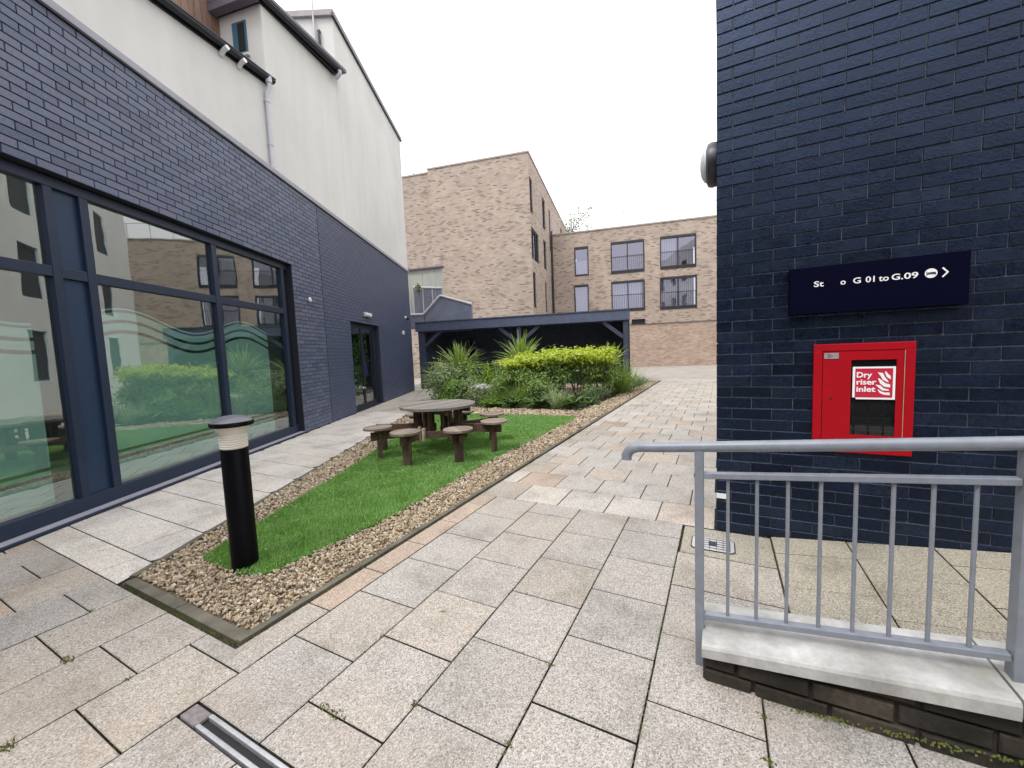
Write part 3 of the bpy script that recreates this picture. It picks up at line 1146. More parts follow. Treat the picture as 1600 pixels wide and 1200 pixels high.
# gravel
ico = bmesh.new()
bmesh.ops.create_icosphere(ico, subdivisions=1, radius=1.0)
IV = np.array([v.co[:] for v in ico.verts])
IF = np.array([[v.index for v in f.verts] for f in ico.faces])
ico.free()
ISL = [(KX - 0.045, 1.08), (KX - 0.045, 16.2), (kleft(12.0, 0.05), 12.0), (kleft(1.08, 0.05), 1.08)]
G_ = scatter(ISL, 5200)
inl = in_poly(G_, [(x + (0.02 if x < -3 else -0.02), y + 0.02) for x, y in LAWN])
BED = [(-2.72, 8.35), (-2.62, 10.5), (-2.50, 14.5), (-7.9, 12.0), (-7.15, 9.0), (-6.5, 8.45)]
inl |= in_poly(G_, BED)
G_ = G_[~inl]
d_ = np.hypot(G_[:, 0], G_[:, 1])
G_ = G_[rng.random(len(G_)) < np.clip((3.0 / d_) ** 1.7, 0.10, 1)]
d_ = np.hypot(G_[:, 0], G_[:, 1])
k = len(G_)
sz = rng.uniform(0.0055, 0.0125, k) * np.clip((d_ / 3.0) ** 0.8, 1, 2.4)
rot = rng.normal(size=(k, 4))
rot /= np.linalg.norm(rot, axis=1)[:, None]
qw, qx, qy, qz = rot.T
RM = np.stack([np.stack([1 - 2 * (qy**2 + qz**2), 2 * (qx * qy - qz * qw), 2 * (qx * qz + qy * qw)], 1),
               np.stack([2 * (qx * qy + qz * qw), 1 - 2 * (qx**2 + qz**2), 2 * (qy * qz - qx * qw)], 1),
               np.stack([2 * (qx * qz - qy * qw), 2 * (qy * qz + qx * qw), 1 - 2 * (qx**2 + qy**2)], 1)], 1)
shp = np.column_stack([rng.uniform(0.9, 1.5, k), rng.uniform(0.7, 1.1, k), rng.uniform(0.45, 0.85, k)])
VV = IV[None] * (1 + rng.uniform(-0.22, 0.22, (k, len(IV), 1))) * shp[:, None, :] * sz[:, None, None]
VV = np.einsum('kij,knj->kni', RM, VV)
VV[:, :, 0] += G_[:, 0, None]
VV[:, :, 1] += G_[:, 1, None]
VV[:, :, 2] += (rng.uniform(-0.014, 0.006, k) + sz * 0.2)[:, None]
FF = (IF[None] + (np.arange(k) * len(IV))[:, None, None]).reshape(-1, 3)
gr = npmesh('gravel', VV.reshape(-1, 3), FF, M['gravel'])
kind(gr, 'stuff')
gr['label'] = 'buff and brown pea gravel round the turf and planting'
sheet('planting_soil', BED, -0.006, M['soil'])

# ------------------------------------------------------------------ left building: dark brick, big window, door
bld = thing('brick_building', 'long single storey blue grey brick building with navy framed windows along the left path', 'building', (W0.x, W0.y, 0))
WIN = (-2.6, 4.47, 0.0, 3.09)
DOOR = (6.93, 8.97, 0.0, 2.28)
S0, S1, ZT = -3.6, 12.72, 4.53
mb = MB()
PWALL = lambda s, z, back: WP(s, z, -0.010 - back)
open_wall(mb, PWALL, S0, 5.60, 0, ZT, [WIN], 0.30, 0)
open_wall(mb, PWALL, 5.60, S1, 0, ZT, [DOOR], 0.30, 1)
# returns and roof
mb.add([WP(S1, 0, -.01), WP(S1, 0, -5), WP(S1, ZT, -5), WP(S1, ZT, -.01)], [(0, 1, 2, 3)], 1)
mb.add([WP(S0, 0, -.01), WP(S0, ZT, -.01), WP(S0, ZT, -5), WP(S0, 0, -5)], [(0, 1, 2, 3)], 0)
mb.add([WP(S0, 4.3, -.01), WP(S1, 4.3, -.01), WP(S1, 4.3, -5), WP(S0, 4.3, -5)], [(0, 1, 2, 3)], 0)
mb.add([WP(S0, 0, -5), WP(S0, 4.3, -5), WP(S1, 4.3, -5), WP(S1, 0, -5)], [(0, 1, 2, 3)], 0)
mb.build('wall', [M['mortar_dark'], M['mortar_paint2']], bld)
cells = brick_cells(S0, 5.592, 0.0, 4.519, [WIN], 0.08)
brick_wall(bld, cells, lambda s, z: WP(s, z, -0.009), WD, WN, M['blue_brick'], limit=240)
cells = brick_cells(5.608, S1, 0.0, 4.519, [DOOR], 0.02)
brick_wall(bld, cells, lambda s, z: WP(s, z, -0.009), WD, WN, M['paint_brick2'], joint=0.009, prot=0.008, bev=0.0022, limit=58, jx=0.007)
mb = MB()
wbox(mb, S0, S1 + .02, ZT, ZT + 0.078, -0.34, 0.035)
mb.build('coping', M['coping_metal'], bld, bevel=0.004)
mb = MB()
wbox(mb, S0, S1, 4.522, ZT - 0.001, -0.004, 0.004)
mb.build('painted_coping_shadow', M['black'], bld)  # black strip standing in for the shadow line below the coping

# rooms behind the glass
mb = MB()


def room(mb, s0, s1, z1, o0, o1):
    q = [WP(s0, 0.01, o0), WP(s1, 0.01, o0), WP(s1, 0.01, o1), WP(s0, 0.01, o1), WP(s0, z1, o0), WP(s1, z1, o0), WP(s1, z1, o1), WP(s0, z1, o1)]
    mb.add(q, [(0, 1, 2, 3), (7, 6, 5, 4), (3, 2, 6, 7), (0, 3, 7, 4), (2, 1, 5, 6)], 0)


room(mb, -2.9, 5.0, 3.12, -0.31, -4.6)
mb.build('room_lining', M['room'], bld)
mb = MB()
room(mb, 6.4, 9.6, 2.6, -0.31, -4.6)
mb.build('lobby_lining', M['room_dark'], bld)

# ---- window
WO = -0.10                                  # plane of the frame's face
mb = MB()
fr = [(-2.6, 4.47, 2.985, 3.075), (-2.6, 4.47, 0.035, 0.165)]
posts = [(-2.6, -2.5), (-1.06, -0.96), (0.69, 0.765), (0.985, 1.068), (2.645, 2.735), (4.27, 4.36)]
for a, b_, c, d in fr:
    wbox(mb, a, b_, c, d, WO - 0.06, WO + 0.012)
for a, b_ in posts:
    wbox(mb, a, b_, 0.165, 2.985, WO - 0.06, WO + 0.010)
for a, b_ in ((-2.5, -1.06), (-0.96, 0.69), (0.765, 0.985), (1.068, 2.645), (2.735, 4.27)):
    wbox(mb, a, b_, 2.19, 2.285, WO - 0.06, WO + 0.006)
window = mb.build('window', M['navy_frame'], bld, bevel=0.004)
mb = MB()
wbox(mb, 4.362, 4.468, 0.036, 3.074, WO - 0.05, WO - 0.03)
wbox(mb, -2.6, 4.468, 3.077, 3.089, WO - 0.05, WO - 0.02)
mb.build('frame_packer', M['black'], window)
mb = MB()
wbox(mb, -2.62, 4.49, 0.0, 0.030, WO - 0.06, 0.030)
mb.build('sill', M['navy_frame'], window, bevel=0.004)
mb = MB()
wbox(mb, -2.62, 4.47, 0.030, 0.0345, WO - 0.05, 0.012)
mb.build('sill_trim', M['coping_metal'], window)
mb = MB()
for z0, z1 in ((0.166, 2.188), (2.287, 2.984)):
    wbox(mb, 0.766, 0.984, z0, z1, WO - 0.05, WO - 0.022)
mb.build('infill_panel', M['navy_panel'], window)
for a, b_ in ((-2.5, -1.06), (-0.96, 0.69), (1.068, 2.645), (2.735, 4.27)):
    for z0, z1 in ((0.165, 2.19), (2.285, 2.985)):
        mb = MB()
        wbox(mb, a - .005, b_ + .005, z0 - .005, z1 + .005, WO - 0.040, WO - 0.034)
        # one surface is enough for the look of the sealed unit
        mb.f = [mb.f[3]]
        mb.m = [0]
        mb.uv = [None]
        mb.build('pane', M['glass'], window)


def wave(s, k):
    return 1.627 + 0.108 * k + 0.108 * math.cos(2 * math.pi * (s - 1.36) / 1.84)


for a, b_ in ((-2.46, -1.1), (-0.93, 0.52), (1.10, 2.60), (2.76, 3.80)):
    mb = MB()
    nseg = 26
    of = WO - 0.046
    ss = [a + (b_ - a) * i / nseg for i in range(nseg + 1)]
    bands = [(lambda s: 0.512, lambda s: wave(s, 0) - 0.018), (lambda s: wave(s, 0) + 0.018, lambda s: wave(s, 1) - 0.016),
             (lambda s: wave(s, 1) + 0.016, lambda s: wave(s, 2) - 0.014), (lambda s: wave(s, 2) + 0.012, lambda s: wave(s, 2) + 0.03),
             (lambda s: 0.447, lambda s: 0.482), (lambda s: 0.20, lambda s: 0.418)]
    for lo, hi in bands:
        for i in range(nseg):
            mb.add([WP(ss[i], lo(ss[i]), of), WP(ss[i + 1], lo(ss[i + 1]), of), WP(ss[i + 1], hi(ss[i + 1]), of), WP(ss[i], hi(ss[i]), of)], [(0, 1, 2, 3)])
    mb.build('frosted_film', M['film'], window)

# ---- door
mb = MB()
DO = -0.13
for a, b_ in ((6.935, 7.01), (8.85, 8.965)):
    wbox(mb, a, b_, 0.0, 2.275, DO - .05, DO + .012)
wbox(mb, 7.01, 8.85, 2.20, 2.275, DO - .05, DO + .012)
wbox(mb, 7.01, 8.85, 0.0, 0.03, DO - .05, DO + .06)
door = mb.build('door', M['navy_frame'], bld, bevel=0.003)
for a, b_ in ((7.015, 7.925), (7.935, 8.845)):
    mb = MB()
    wbox(mb, a, a + 0.05, 0.03, 2.195, DO - .04, DO)
    wbox(mb, b_ - 0.05, b_, 0.03, 2.195, DO - .04, DO)
    wbox(mb, a + .05, b_ - .05, 2.14, 2.195, DO - .04, DO)
    wbox(mb, a + .05, b_ - .05, 0.03, 0.13, DO - .04, DO)
    mb.build('door_leaf', M['black_frame'], door)
    mb = MB()
    mb.add([WP(a + .05, .13, DO - .02), WP(b_ - .05, .13, DO - .02), WP(b_ - .05, 2.14, DO - .02), WP(a + .05, 2.14, DO - .02)], [(0, 1, 2, 3)])
    mb.build('pane', M['glass'], door)
for sgn, s in ((-1, 7.885), (1, 7.975)):
    mb = MB()
    mb.tube([WP(s, 0.8, DO), WP(s, 0.8, DO + .045), WP(s, 1.3, DO + .045), WP(s, 1.3, DO)], 0.009, 8)
    mb.build('handle', M['valve'], door, smooth=True)

# ---- fittings on the left wall
mb = MB()
mb.lathe([(0.045, 0), (0.05, 0.008), (0.04, 0.022), (0.0, 0.028)], WP(5.03, 2.53, 0.0), 20, 0, (WD, Vector((0, 0, 1)), WN))
tag(mb.build('wall_vent', M['white_pvc'], smooth=True, origin=WP(5.03, 2.53)[:]), 'small white round vent cap on the brick wall just right of the large window', 'vent')
t = thing('emergency_light', 'white oblong bulkhead light above the dark glass double door', 'light', WP(8.05, 2.5)[:])
mb = MB()
wbox(mb, 7.83, 8.27, 2.445, 2.565, 0.0, 0.03)
mb.build('base', M['grey_pvc'], t, bevel=0.01)
mb = MB()
wbox(mb, 7.845, 8.255, 2.455, 2.555, 0.03, 0.085)
mb.build('diffuser', M['lamp_white'], t, bevel=0.03)
t = thing('security_camera', 'small dark dome camera high on the far end of the left wall', 'camera', WP(11.93, 2.72)[:])
mb = MB()
mb.lathe([(0.055, 0), (0.06, 0.03), (0.05, 0.05)], WP(11.93, 2.75, 0.0), 16, 0, (WD, Vector((0, 0, 1)), WN))
mb.build('bracket', M['white_pvc'], t, smooth=True)
mb = MB()
mb.lathe([(0.05, 0), (0.055, -0.03), (0.035, -0.075), (0.0, -0.09)], WP(11.93, 2.745, 0.09), 16)
mb.build('dome', M['black'], t, smooth=True)
t = thing('alarm_box', 'small white square sensor box below the dome camera on the left wall', 'box', WP(11.47, 2.18)[:])
mb = MB()
wbox(mb, 11.40, 11.54, 2.11, 2.25, 0.0, 0.06)
mb.build('case', M['white_pvc'], t, bevel=0.015)
mb = MB()
wbox(mb, 11.43, 11.51, 2.14, 2.18, 0.061, 0.066)
mb.build('lens', M['grey_pvc'], t)

# ------------------------------------------------------------------ cream rendered building behind
cb = thing('rendered_building', 'cream rendered building rising behind the dark brick wall with black gutters', 'building', (-8.0, 6.88, 0))
J = WP(6.86, 0, -0.03)
A2 = R(11)
D2 = Vector((-math.sin(A2), math.cos(A2), 0))
N2 = Vector((math.cos(A2), math.sin(A2), 0))


def CP(s, z, out=0.0):
    p = J + D2 * s + N2 * out
    return Vector((p.x, p.y, z))


def cbox(mb, s0, s1, z0, z1, o0, o1, mi=0):
    return mb.hexa([CP(s0, z0, o0), CP(s0, z0, o1), CP(s1, z0, o1), CP(s1, z0, o0), CP(s0, z1, o0), CP(s0, z1, o1), CP(s1, z1, o1), CP(s1, z1, o0)], mi)


# right block, flush with the brick wall below
mb = MB()
wbox(mb, 7.24, 12.84, 4.62, 9.42, -4.5, -0.03)
mb.build('end_block_wall', M['cream'], cb)
mb = MB()
wbox(mb, 7.17, 12.90, 9.42, 9.56, -4.55, 0.02)
mb.build('parapet_cap', M['lead'], cb, bevel=0.008)
mb = MB()
wbox(mb, 7.165, 12.905, 9.40, 9.48, -0.028, 0.03)
mb.build('verge_trim', M['black_gutter'], cb)
# middle block
mb = MB()
mb.hexa([CP(-1.81, 4.2, -4), CP(-1.81, 4.2, 0), WP(7.245, 4.2, -0.034), CP(0.5, 4.2, -3.2), CP(-1.81, 8.05, -4), CP(-1.81, 8.05, 0), WP(7.245, 8.05, -0.034), CP(0.5, 8.05, -3.2)])
mb.build('middle_block_wall', M['cream'], cb)
mb = MB()
cbox(mb, -9.5, -1.812, 4.2, 6.62, -4, -0.004)
mb.build('lower_block_wall', M['cream'], cb)


def gutter(mb, s0, s1, z):
    n = 8
    for i in range(n):
        a0, a1 = math.pi * (1 + i / n), math.pi * (1 + (i + 1) / n)
        q = []
        for a in (a0, a1):
            q.append((0.085 + 0.065 * math.cos(a), z + 0.06 * math.sin(a)))
        mb.add([CP(s0, q[0][1], q[0][0]), CP(s1, q[0][1], q[0][0]), CP(s1, q[1][1], q[1][0]), CP(s0, q[1][1], q[1][0])], [(0, 1, 2, 3)])
    for s in (s0, s1):
        mb.add([CP(s, z + 0.06 * math.sin(math.pi * (1 + i / n)), 0.085 + 0.065 * math.cos(math.pi * (1 + i / n))) for i in range(n + 1)], [tuple(range(n + 1))])
    cbox(mb, s0, s1, z - 0.09, z + 0.05, 0.002, 0.018)
    cbox(mb, s0, s1, z + 0.012, z + 0.03, 0.018, 0.155)


for s0, s1, z in ((-9.5, -1.74, 6.68), (-1.95, 0.30, 8.12)):
    mb = MB()
    gutter(mb, s0, s1, z)
    mb.build('gutter', M['black_gutter'], cb)
mb = MB()
mb.hexa([CP(-9.5, 6.70, -1.7), CP(-9.5, 6.70, 0.12), CP(-1.8, 6.70, 0.12), CP(-1.8, 6.70, -1.7), CP(-9.5, 7.0, -1.7), CP(-9.5, 6.73, 0.12), CP(-1.8, 6.73, 0.12), CP(-1.8, 7.0, -1.7)])
mb.build('lower_roof', M['slate'], cb)
mb = MB()
cbox(mb, -2.02, 0.45, 8.16, 8.24, -3, 0.12)
cbox(mb, -2.02, -1.86, 8.02, 8.155, -3, 0.02)
mb.build('middle_roof', M['slate'], cb, bevel=0.005)
mb = MB()
x = -9.0
k = 0
while x < -1.85:
    cbox(mb, x, x + 0.118, 6.9, 10.2, -1.06, -1.03 + 0.004 * (k % 3))
    x += 0.122
    k += 1
mb.build('timber_cladding', M['cladding'], cb)
mb = MB()
cbox(mb, -9.1, -1.815, 8.62, 8.8, -1.2, -0.85)
mb.build('cladding_fascia', M['slate'], cb)
# little window in the return wall of the middle block
mb = MB()
cbox(mb, -1.835, -1.805, 7.24, 7.84, -0.70, -0.37)
wf = mb.build('window', M['teal'], cb)
mb = MB()
cbox(mb, -1.845, -1.836, 7.30, 7.80, -0.56, -0.40)
mb.build('pane', M['black'], wf)
mb = MB()
cbox(mb, -1.87, -1.811, 7.19, 7.235, -0.74, -0.33)
mb.build('sill', M['cream'], wf)
# downpipe and outlets
mb = MB()
mb.tube([CP(-1.86, 6.60, 0.10), CP(-1.86, 6.50, 0.10), CP(-1.88, 6.40, 0.05), CP(-1.88, 6.30, 0.045), CP(-1.88, 4.60, 0.045)], 0.038, 12)
mb.tube([CP(-1.86, 6.72, 0.10), CP(-1.86, 6.58, 0.10)], 0.055, 12)
for z in (6.28, 5.5):
    mb.tube([CP(-1.88, z, 0.045), CP(-1.88, z - 0.05, 0.045)], 0.047, 12)
mb.build('downpipe', M['grey_pvc'], cb, smooth=True)
for s in (-2.72, -2.40):
    mb = MB()
    mb.tube([CP(s, 6.62, 0.17), CP(s, 6.60, 0.08), CP(s, 6.53, 0.0)], 0.038, 12)
    mb.build('gutter_outlet', M['white_pvc'], cb, smooth=True)
mb = MB()
mb.tube([CP(0.20, 8.07, 0.12), CP(0.20, 8.0, 0.12), CP(0.20, 7.96, 0.07), CP(0.20, 7.93, 0.0)], 0.045, 12)
mb.build('gutter_outlet', M['grey_pvc'], cb, smooth=True)
mb = MB()
mb.tube([WP(7.19, 8.2, -0.46), WP(7.19, 12.5, -0.46)], 0.022, 8)
mb.build('aerial_pole', M['grey_pvc'], cb, smooth=True)
mb = MB()
mb.tube([WP(7.2, 9.1, -0.36), WP(7.2, 8.1, -0.36)], 0.03, 8)
mb.tube([WP(7.2, 9.1, -0.36), WP(7.24, 9.1, -0.36)], 0.04, 8)
mb.build('soil_pipe', M['black_gutter'], cb, smooth=True)

# ------------------------------------------------------------------ far brown brick flats
NB = (-0.325, 28.23, 0)
wing = thing('apartment_block', 'low buff brick apartment wing with six dark framed windows and rooftop rail', 'building', NB)
WINS = [(-8.60, -7.68, 6.20, 8.10), (-6.23, -4.15, 6.13, 8.17), (-3.20, -1.09, 6.14, 8.19),
        (-8.67, -7.72, 3.55, 5.62), (-6.24, -4.15, 3.66, 5.64), (-3.23, -1.06, 3.62, 5.66)]
VENT = (-4.99, -4.16, 2.85, 3.12)
mb = MB()
PB = lambda s, z, back: FP(NB, s, z, back)
open_wall(mb, PB, -10.15, 6.0, 2.80, 9.04, WINS + [VENT], 0.14, 0)
open_wall(mb, lambda s, z, back: FP(NB, s, z, 0.02 + back), -10.15, 6.0, -0.3, 2.80, [], 0.1, 1)
mb.add([FP(NB, 6.0, -.3, 0), FP(NB, 6.0, -.3, 8), FP(NB, 6.0, 9.04, 8), FP(NB, 6.0, 9.04, 0)], [(0, 1, 2, 3)], 0, [[(0, 0), (8, 0), (8, 9), (0, 9)]])
mb.build('wall', [M['buff'], M['pink']], wing)
mb = MB()
fbox(mb, NB, -10.1, 6.05, 9.04, 9.12, -0.05, 8)
mb.build('roof_edge', M['stone_cap'], wing)
mb = MB()
fbox(mb, NB, -10.1, 6.02, 2.765, 2.80, -0.03, 0.019)
mb.build('string_course', M['slate'], wing)
mb = MB()
fbox(mb, NB, -5.05, -4.10, 2.80, 2.85, -0.05, -0.004)
fbox(mb, NB, -4.99, -4.16, 2.85, 3.12, 0.10, 0.13)
mb.build('vent_slot', M['black'], wing)
for wi, (a, b_, c, d) in enumerate(WINS):
    mb = MB()
    e = 0.07
    zz = 0.20 if b_ - a > 1.5 else 0.10
    fbox(mb, NB, a, a + e, c, d, -0.03, 0.13)
    fbox(mb, NB, b_ - e, b_, c, d, -0.03, 0.13)
    fbox(mb, NB, a + e, b_ - e, d - 0.14, d, -0.03, 0.13)
    fbox(mb, NB, a + e, b_ - e, c, c + zz, -0.03, 0.13)
    mids = []
    if b_ - a > 1.5:
        mids = [(a + b_) / 2]
        fbox(mb, NB, mids[0] - .035, mids[0] + .035, c + zz, d - .14, 0.0, 0.12)
    w = mb.build('window', M['black_frame'], wing)
    edges = [a + e] + mids + [b_ - e]
    for u, v in zip(edges, edges[1:]):
        mb = MB()
        mb.add([FP(NB, u, c + zz, .07), FP(NB, v, c + zz, .07), FP(NB, v, d - .14, .07), FP(NB, u, d - .14, .07)], [(0, 1, 2, 3)])
        mb.build('pane', M['far_glass'], w)
    if wi in (2, 4, 5):
        mb = MB()
        u = a + e
        lim = b_ - e if wi != 2 else a + 1.0
        while u < lim - .08:
            fbox(mb, NB, u, u + 0.085, c + zz, d - .16, 0.16, 0.165)
            u += 0.11
        mb.build('blind', M['blind'], w)
    if wi in (0, 3):
        mb = MB()
        fbox(mb, NB, a + e, b_ - e, c + .1, d - (0.9 if wi == 0 else 0.15), 0.2, 0.21)
        mb.build('blind', M['blind'], w)
    mb = MB()
    fbox(mb, NB, a, b_, c - .3, d + .3, 1.2, 1.25)
    mb.build('room_lining', M['room_dark'], w)
    if b_ - a > 1.5:
        mb = MB()
        top = c + 1.08
        mb.tube([FP(NB, a - .01, top, -.06), FP(NB, b_ + .01, top, -.06)], 0.014, 6)
        mb.tube([FP(NB, a - .01, c + .14, -.06), FP(NB, b_ + .01, c + .14, -.06)], 0.010, 6)
        u = a + .05
        while u < b_:
            mb.tube([FP(NB, u, c + .14, -.06), FP(NB, u, top, -.06)], 0.006, 5)
            u += 0.125
        mb.build('juliet_rail', M['black_frame'], w)
# rooftop rail
mb = MB()
for k in range(13):
    s = -10.0 + k * 1.15
    mb.tube([FP(NB, s, 9.12, .5), FP(NB, s, 10.15, .5)], 0.030, 6)
mb.tube([FP(NB, -10.0, 10.15, .5), FP(NB, 4.0, 10.15, .5)], 0.026, 6)
for k in range(12):
    s = -10.0 + k * 1.15
    mb.add([FP(NB, s + .05, 9.2, .5), FP(NB, s + 1.1, 9.2, .5), FP(NB, s + 1.1, 10.1, .5), FP(NB, s + .05, 10.1, .5)], [(0, 1, 2, 3)], 1)
mb.build('rooftop_rail', [M['rail_pale'], glass_mat('clear_balustrade', (0.97, 0.97, 0.97), 0.03, 0.0)], wing)

TB = (-8.97, 19.98, 0)        # near corner of the tall block
tall = thing('apartment_block', 'tall flecked buff brick apartment block standing left of the low wing', 'building', TB)
RW = [(0.0, 0.66, 8.72, 10.55), (0.04, 1.95, 6.32, 7.98), (0.10, 0.78, 3.68, 5.62), (3.47, 4.40, 8.85, 10.72), (3.42, 4.38, 6.38, 8.16), (3.58, 4.12, 3.72, 5.62), (5.75, 6.28, 8.0, 10.7), (5.95, 6.3, 3.2, 6.3), (11.0, 11.8, 9.4, 11.0)]
RW = [(a + .12, b_ + .12, c, d) for a, b_, c, d in RW]
mb = MB()
PR = lambda s, z, back: FP(TB, -back, z, s)
open_wall(mb, PR, 0, 15.0, -0.3, 11.68, RW, 0.16, 0)
PL = lambda s, z, back: FP(TB, s, z, back)
open_wall(mb, PL, -5.78, 0, -0.3, 11.68, [], 0.1, 0)
open_wall(mb, lambda s, z, back: FP(TB, s, z, 0.28 + back), -9.0, -5.78, -0.3, 11.62, [], 0.1, 0)
mb.add([FP(TB, -5.78, -.3, 0), FP(TB, -5.78, 11.68, 0), FP(TB, -5.78, 11.68, .28), FP(TB, -5.78, -.3, .28)], [(0, 1, 2, 3)], 0, [[(0, 0), (0, 12), (.28, 12), (.28, 0)]])
mb.build('wall', M['buff'], tall)
mb = MB()
fbox(mb, TB, -5.82, 0.04, 11.68, 11.76, -0.04, 15)
fbox(mb, TB, -9.0, -5.83, 11.62, 11.70, 0.24, 15)
mb.build('roof_edge', M['stone_cap'], tall)
for (a, b_, c, d) in RW:
    mb = MB()
    for q in ((a, a + .07, c, d), (b_ - .07, b_, c, d), (a + .07, b_ - .07, d - .08, d), (a + .07, b_ - .07, c, c + .08)):
        u0, u1, v0, v1 = q
        mb.hexa([FP(TB, -.15, v0, u0), FP(TB, -.05, v0, u0), FP(TB, -.05, v0, u1), FP(TB, -.15, v0, u1), FP(TB, -.15, v1, u0), FP(TB, -.05, v1, u0), FP(TB, -.05, v1, u1), FP(TB, -.15, v1, u1)])
    if b_ - a > 1.5:
        for u in (a + .65, a + 1.3):
            mb.hexa([FP(TB, -.15, c, u), FP(TB, -.05, c, u), FP(TB, -.05, c, u + .06), FP(TB, -.15, c, u + .06), FP(TB, -.15, d, u), FP(TB, -.05, d, u), FP(TB, -.05, d, u + .06), FP(TB, -.15, d, u + .06)])
    w = mb.build('window', M['black_frame'], tall)
    mb = MB()
    mb.add([FP(TB, -.12, c + .08, a + .07), FP(TB, -.12, c + .08, b_ - .07), FP(TB, -.12, d - .08, b_ - .07), FP(TB, -.12, d - .08, a + .07)], [(0, 1, 2, 3)])
    mb.add([FP(TB, -.9, c, a), FP(TB, -.9, c, b_), FP(TB, -.9, d, b_), FP(TB, -.9, d, a)], [(0, 1, 2, 3)], 1)
    mb.build('pane', [M['far_glass'], M['room_dark']], w)
mb = MB()
mb.tube([FP(TB, .10, -.3, 6.15), FP(TB, .10, 9.3, 6.15)], 0.06, 8)
mb.build('downpipe', M['black_frame'], tall)

# ------------------------------------------------------------------ outside stair and walkway behind the shelter
E0 = (-10.86 - 0.20, 13.98, 0)
st = thing('external_stair', 'grey panelled outside stair and landing behind the end of the shelter', 'stair', E0)
mb = MB()
u = -1.6
k = 0
while u < 0.28:
    fbox(mb, E0, u, min(u + .30, .30), 2.6, 5.15, 0.6 + .004 * (k % 2), 0.66)
    u += 0.308
    k += 1
mb.build('pale_panel', M['stair_pale'], st)
mb = MB()
fbox(mb, E0, -1.6, 0.38, 5.15, 5.22, 0.5, 0.7)
mb.build('panel_cap', M['slate'], st)
mb = MB()
for k in range(4):
    fbox(mb, E0, -1.0 + .36 * k, -1.0 + .36 * k + .33, 3.1, 4.25, 0.30, 0.33)
fbox(mb, E0, -1.0, 0.45, 2.5, 3.1, 0.28, 0.36)
mb.build('landing_panel', M['stair_grey'], st)
mb = MB()
mb.tube([FP(E0, -1.0, 4.36, .31), FP(E0, .40, 4.22, .31)], 0.05, 8)
for k in range(4):
    mb.tube([FP(E0, -1.0 + .46 * k, 3.0, .31), FP(E0, -1.0 + .46 * k, 4.36 - .046 * k, .31)], 0.025, 8)
mb.build('landing_rail', M['rail_pale'], st)
mb = MB()
# sloping side of the flight, then level parapet
q = [(-0.36, 2.3), (1.82, 2.3), (1.82, 3.36), (0.42, 3.82), (-0.36, 3.14)]
mb.add([FP(E0, s, z, 0.0) for s, z in q] + [FP(E0, s, z, 0.12) for s, z in q], [(0, 1, 2, 3, 4), (9, 8, 7, 6, 5)] + [(i, (i + 5), (i + 1) % 5 + 5, (i + 1) % 5) for i in range(5)])
mb.build('flight_side', M['stair_grey'], st)
mb = MB()
mb.tube([FP(E0, -1.3, 3.14, -.02), FP(E0, -0.40, 3.12, -.02), FP(E0, 0.42, 3.86, -.02)], 0.05, 8)
mb.tube([FP(E0, 0.42, 3.86, -.02), FP(E0, 1.84, 3.40, -.02)], 0.045, 8)
mb.build('flight_rail', M['rail_pale'], st)
mb = MB()
fbox(mb, E0, -1.3, -0.38, 2.5, 3.10, -0.02, 0.1)
mb.build('lower_panel', M['stair_grey'], st)
mb = MB()
for k in range(7):
    fbox(mb, E0, -0.2 + .30 * k - .5, .1 + .30 * k - .5, 2.2 + .17 * k - .1, 2.24 + .17 * k - .1, 0.13, 1.1)
mb.build('tread', M['slate'], st)

# ------------------------------------------------------------------ timber shelter
SH = (-10.78, 12.60, 0)
sh = thing('garden_shelter', 'long dark blue grey timber shelter with open front behind the planting', 'shelter', SH)
ZB, ZT2 = 2.26, 2.63
mb = MB()
fbox(mb, SH, -0.05, 8.16, ZB + .03, ZT2, -0.03, 0.02)
mb.build('fascia', M['shelter'], sh, bevel=0.004)
mb = MB()
fbox(mb, SH, -0.05, 8.16, ZT2 + .001, ZT2 + .04, -0.06, 3.2)
mb.build('roof', M['shelter_dark'], sh)
mb = MB()
fbox(mb, SH, 0, 8.10, ZB - .0, ZB + .10, 0.05, 0.17)
mb.build('front_beam', M['shelter'], sh)
for s0, s1 in ((0.02, 0.30), (4.10, 4.26), (7.93, 8.11)):
    mb = MB()
    fbox(mb, SH, s0, s1, -0.02, ZB, 0.04, 0.20)
    mb.build('post', M['shelter_post'], sh, bevel=0.005)
for s, dr in ((0.30, 1), (4.10, -1), (4.26, 1), (7.93, -1)):
    mb = MB()
    p, q = FP(SH, s, ZB - 0.55, 0.11), FP(SH, s + dr * 0.68, ZB - .0, 0.11)
    mb.beam(p, q, 0.11, 0.13)
    mb.build('knee_brace', M['shelter_post'], sh)
for k in range(17):
    mb = MB()
    s = 0.35 + k * 0.48
    fbox(mb, SH, s, s + .05, ZB + .105, ZT2 - .002, 0.06, 3.1)
    mb.build('rafter', M['shelter_dark'], sh)
for k in range(14):
    mb = MB()
    fbox(mb, SH, 0.0, 8.1, 0.02 + k * 0.178, 0.02 + k * 0.178 + 0.172, 3.0, 3.03)
    mb.build('back_board', M['shelter_dark'], sh)
mb = MB()
fbox(mb, SH, -0.05, 8.16, -0.02, ZT2, 3.035, 3.07)
mb.build('back_panel', M['shelter_dark'], sh)
for a, b_ in ((-0.06, -0.03), (8.12, 8.15)):
    mb = MB()
    fbox(mb, SH, a, b_, 0, ZT2, 0.2, 3.034)
    mb.build('side_panel', M['shelter_dark'], sh)
sheet('shelter_floor', [FP(SH, 0, 0, 0)[:2], FP(SH, 8.1, 0, 0)[:2], FP(SH, 8.1, 0, 3.2)[:2], FP(SH, 0, 0, 3.2)[:2]], 0.006, M['yard'])
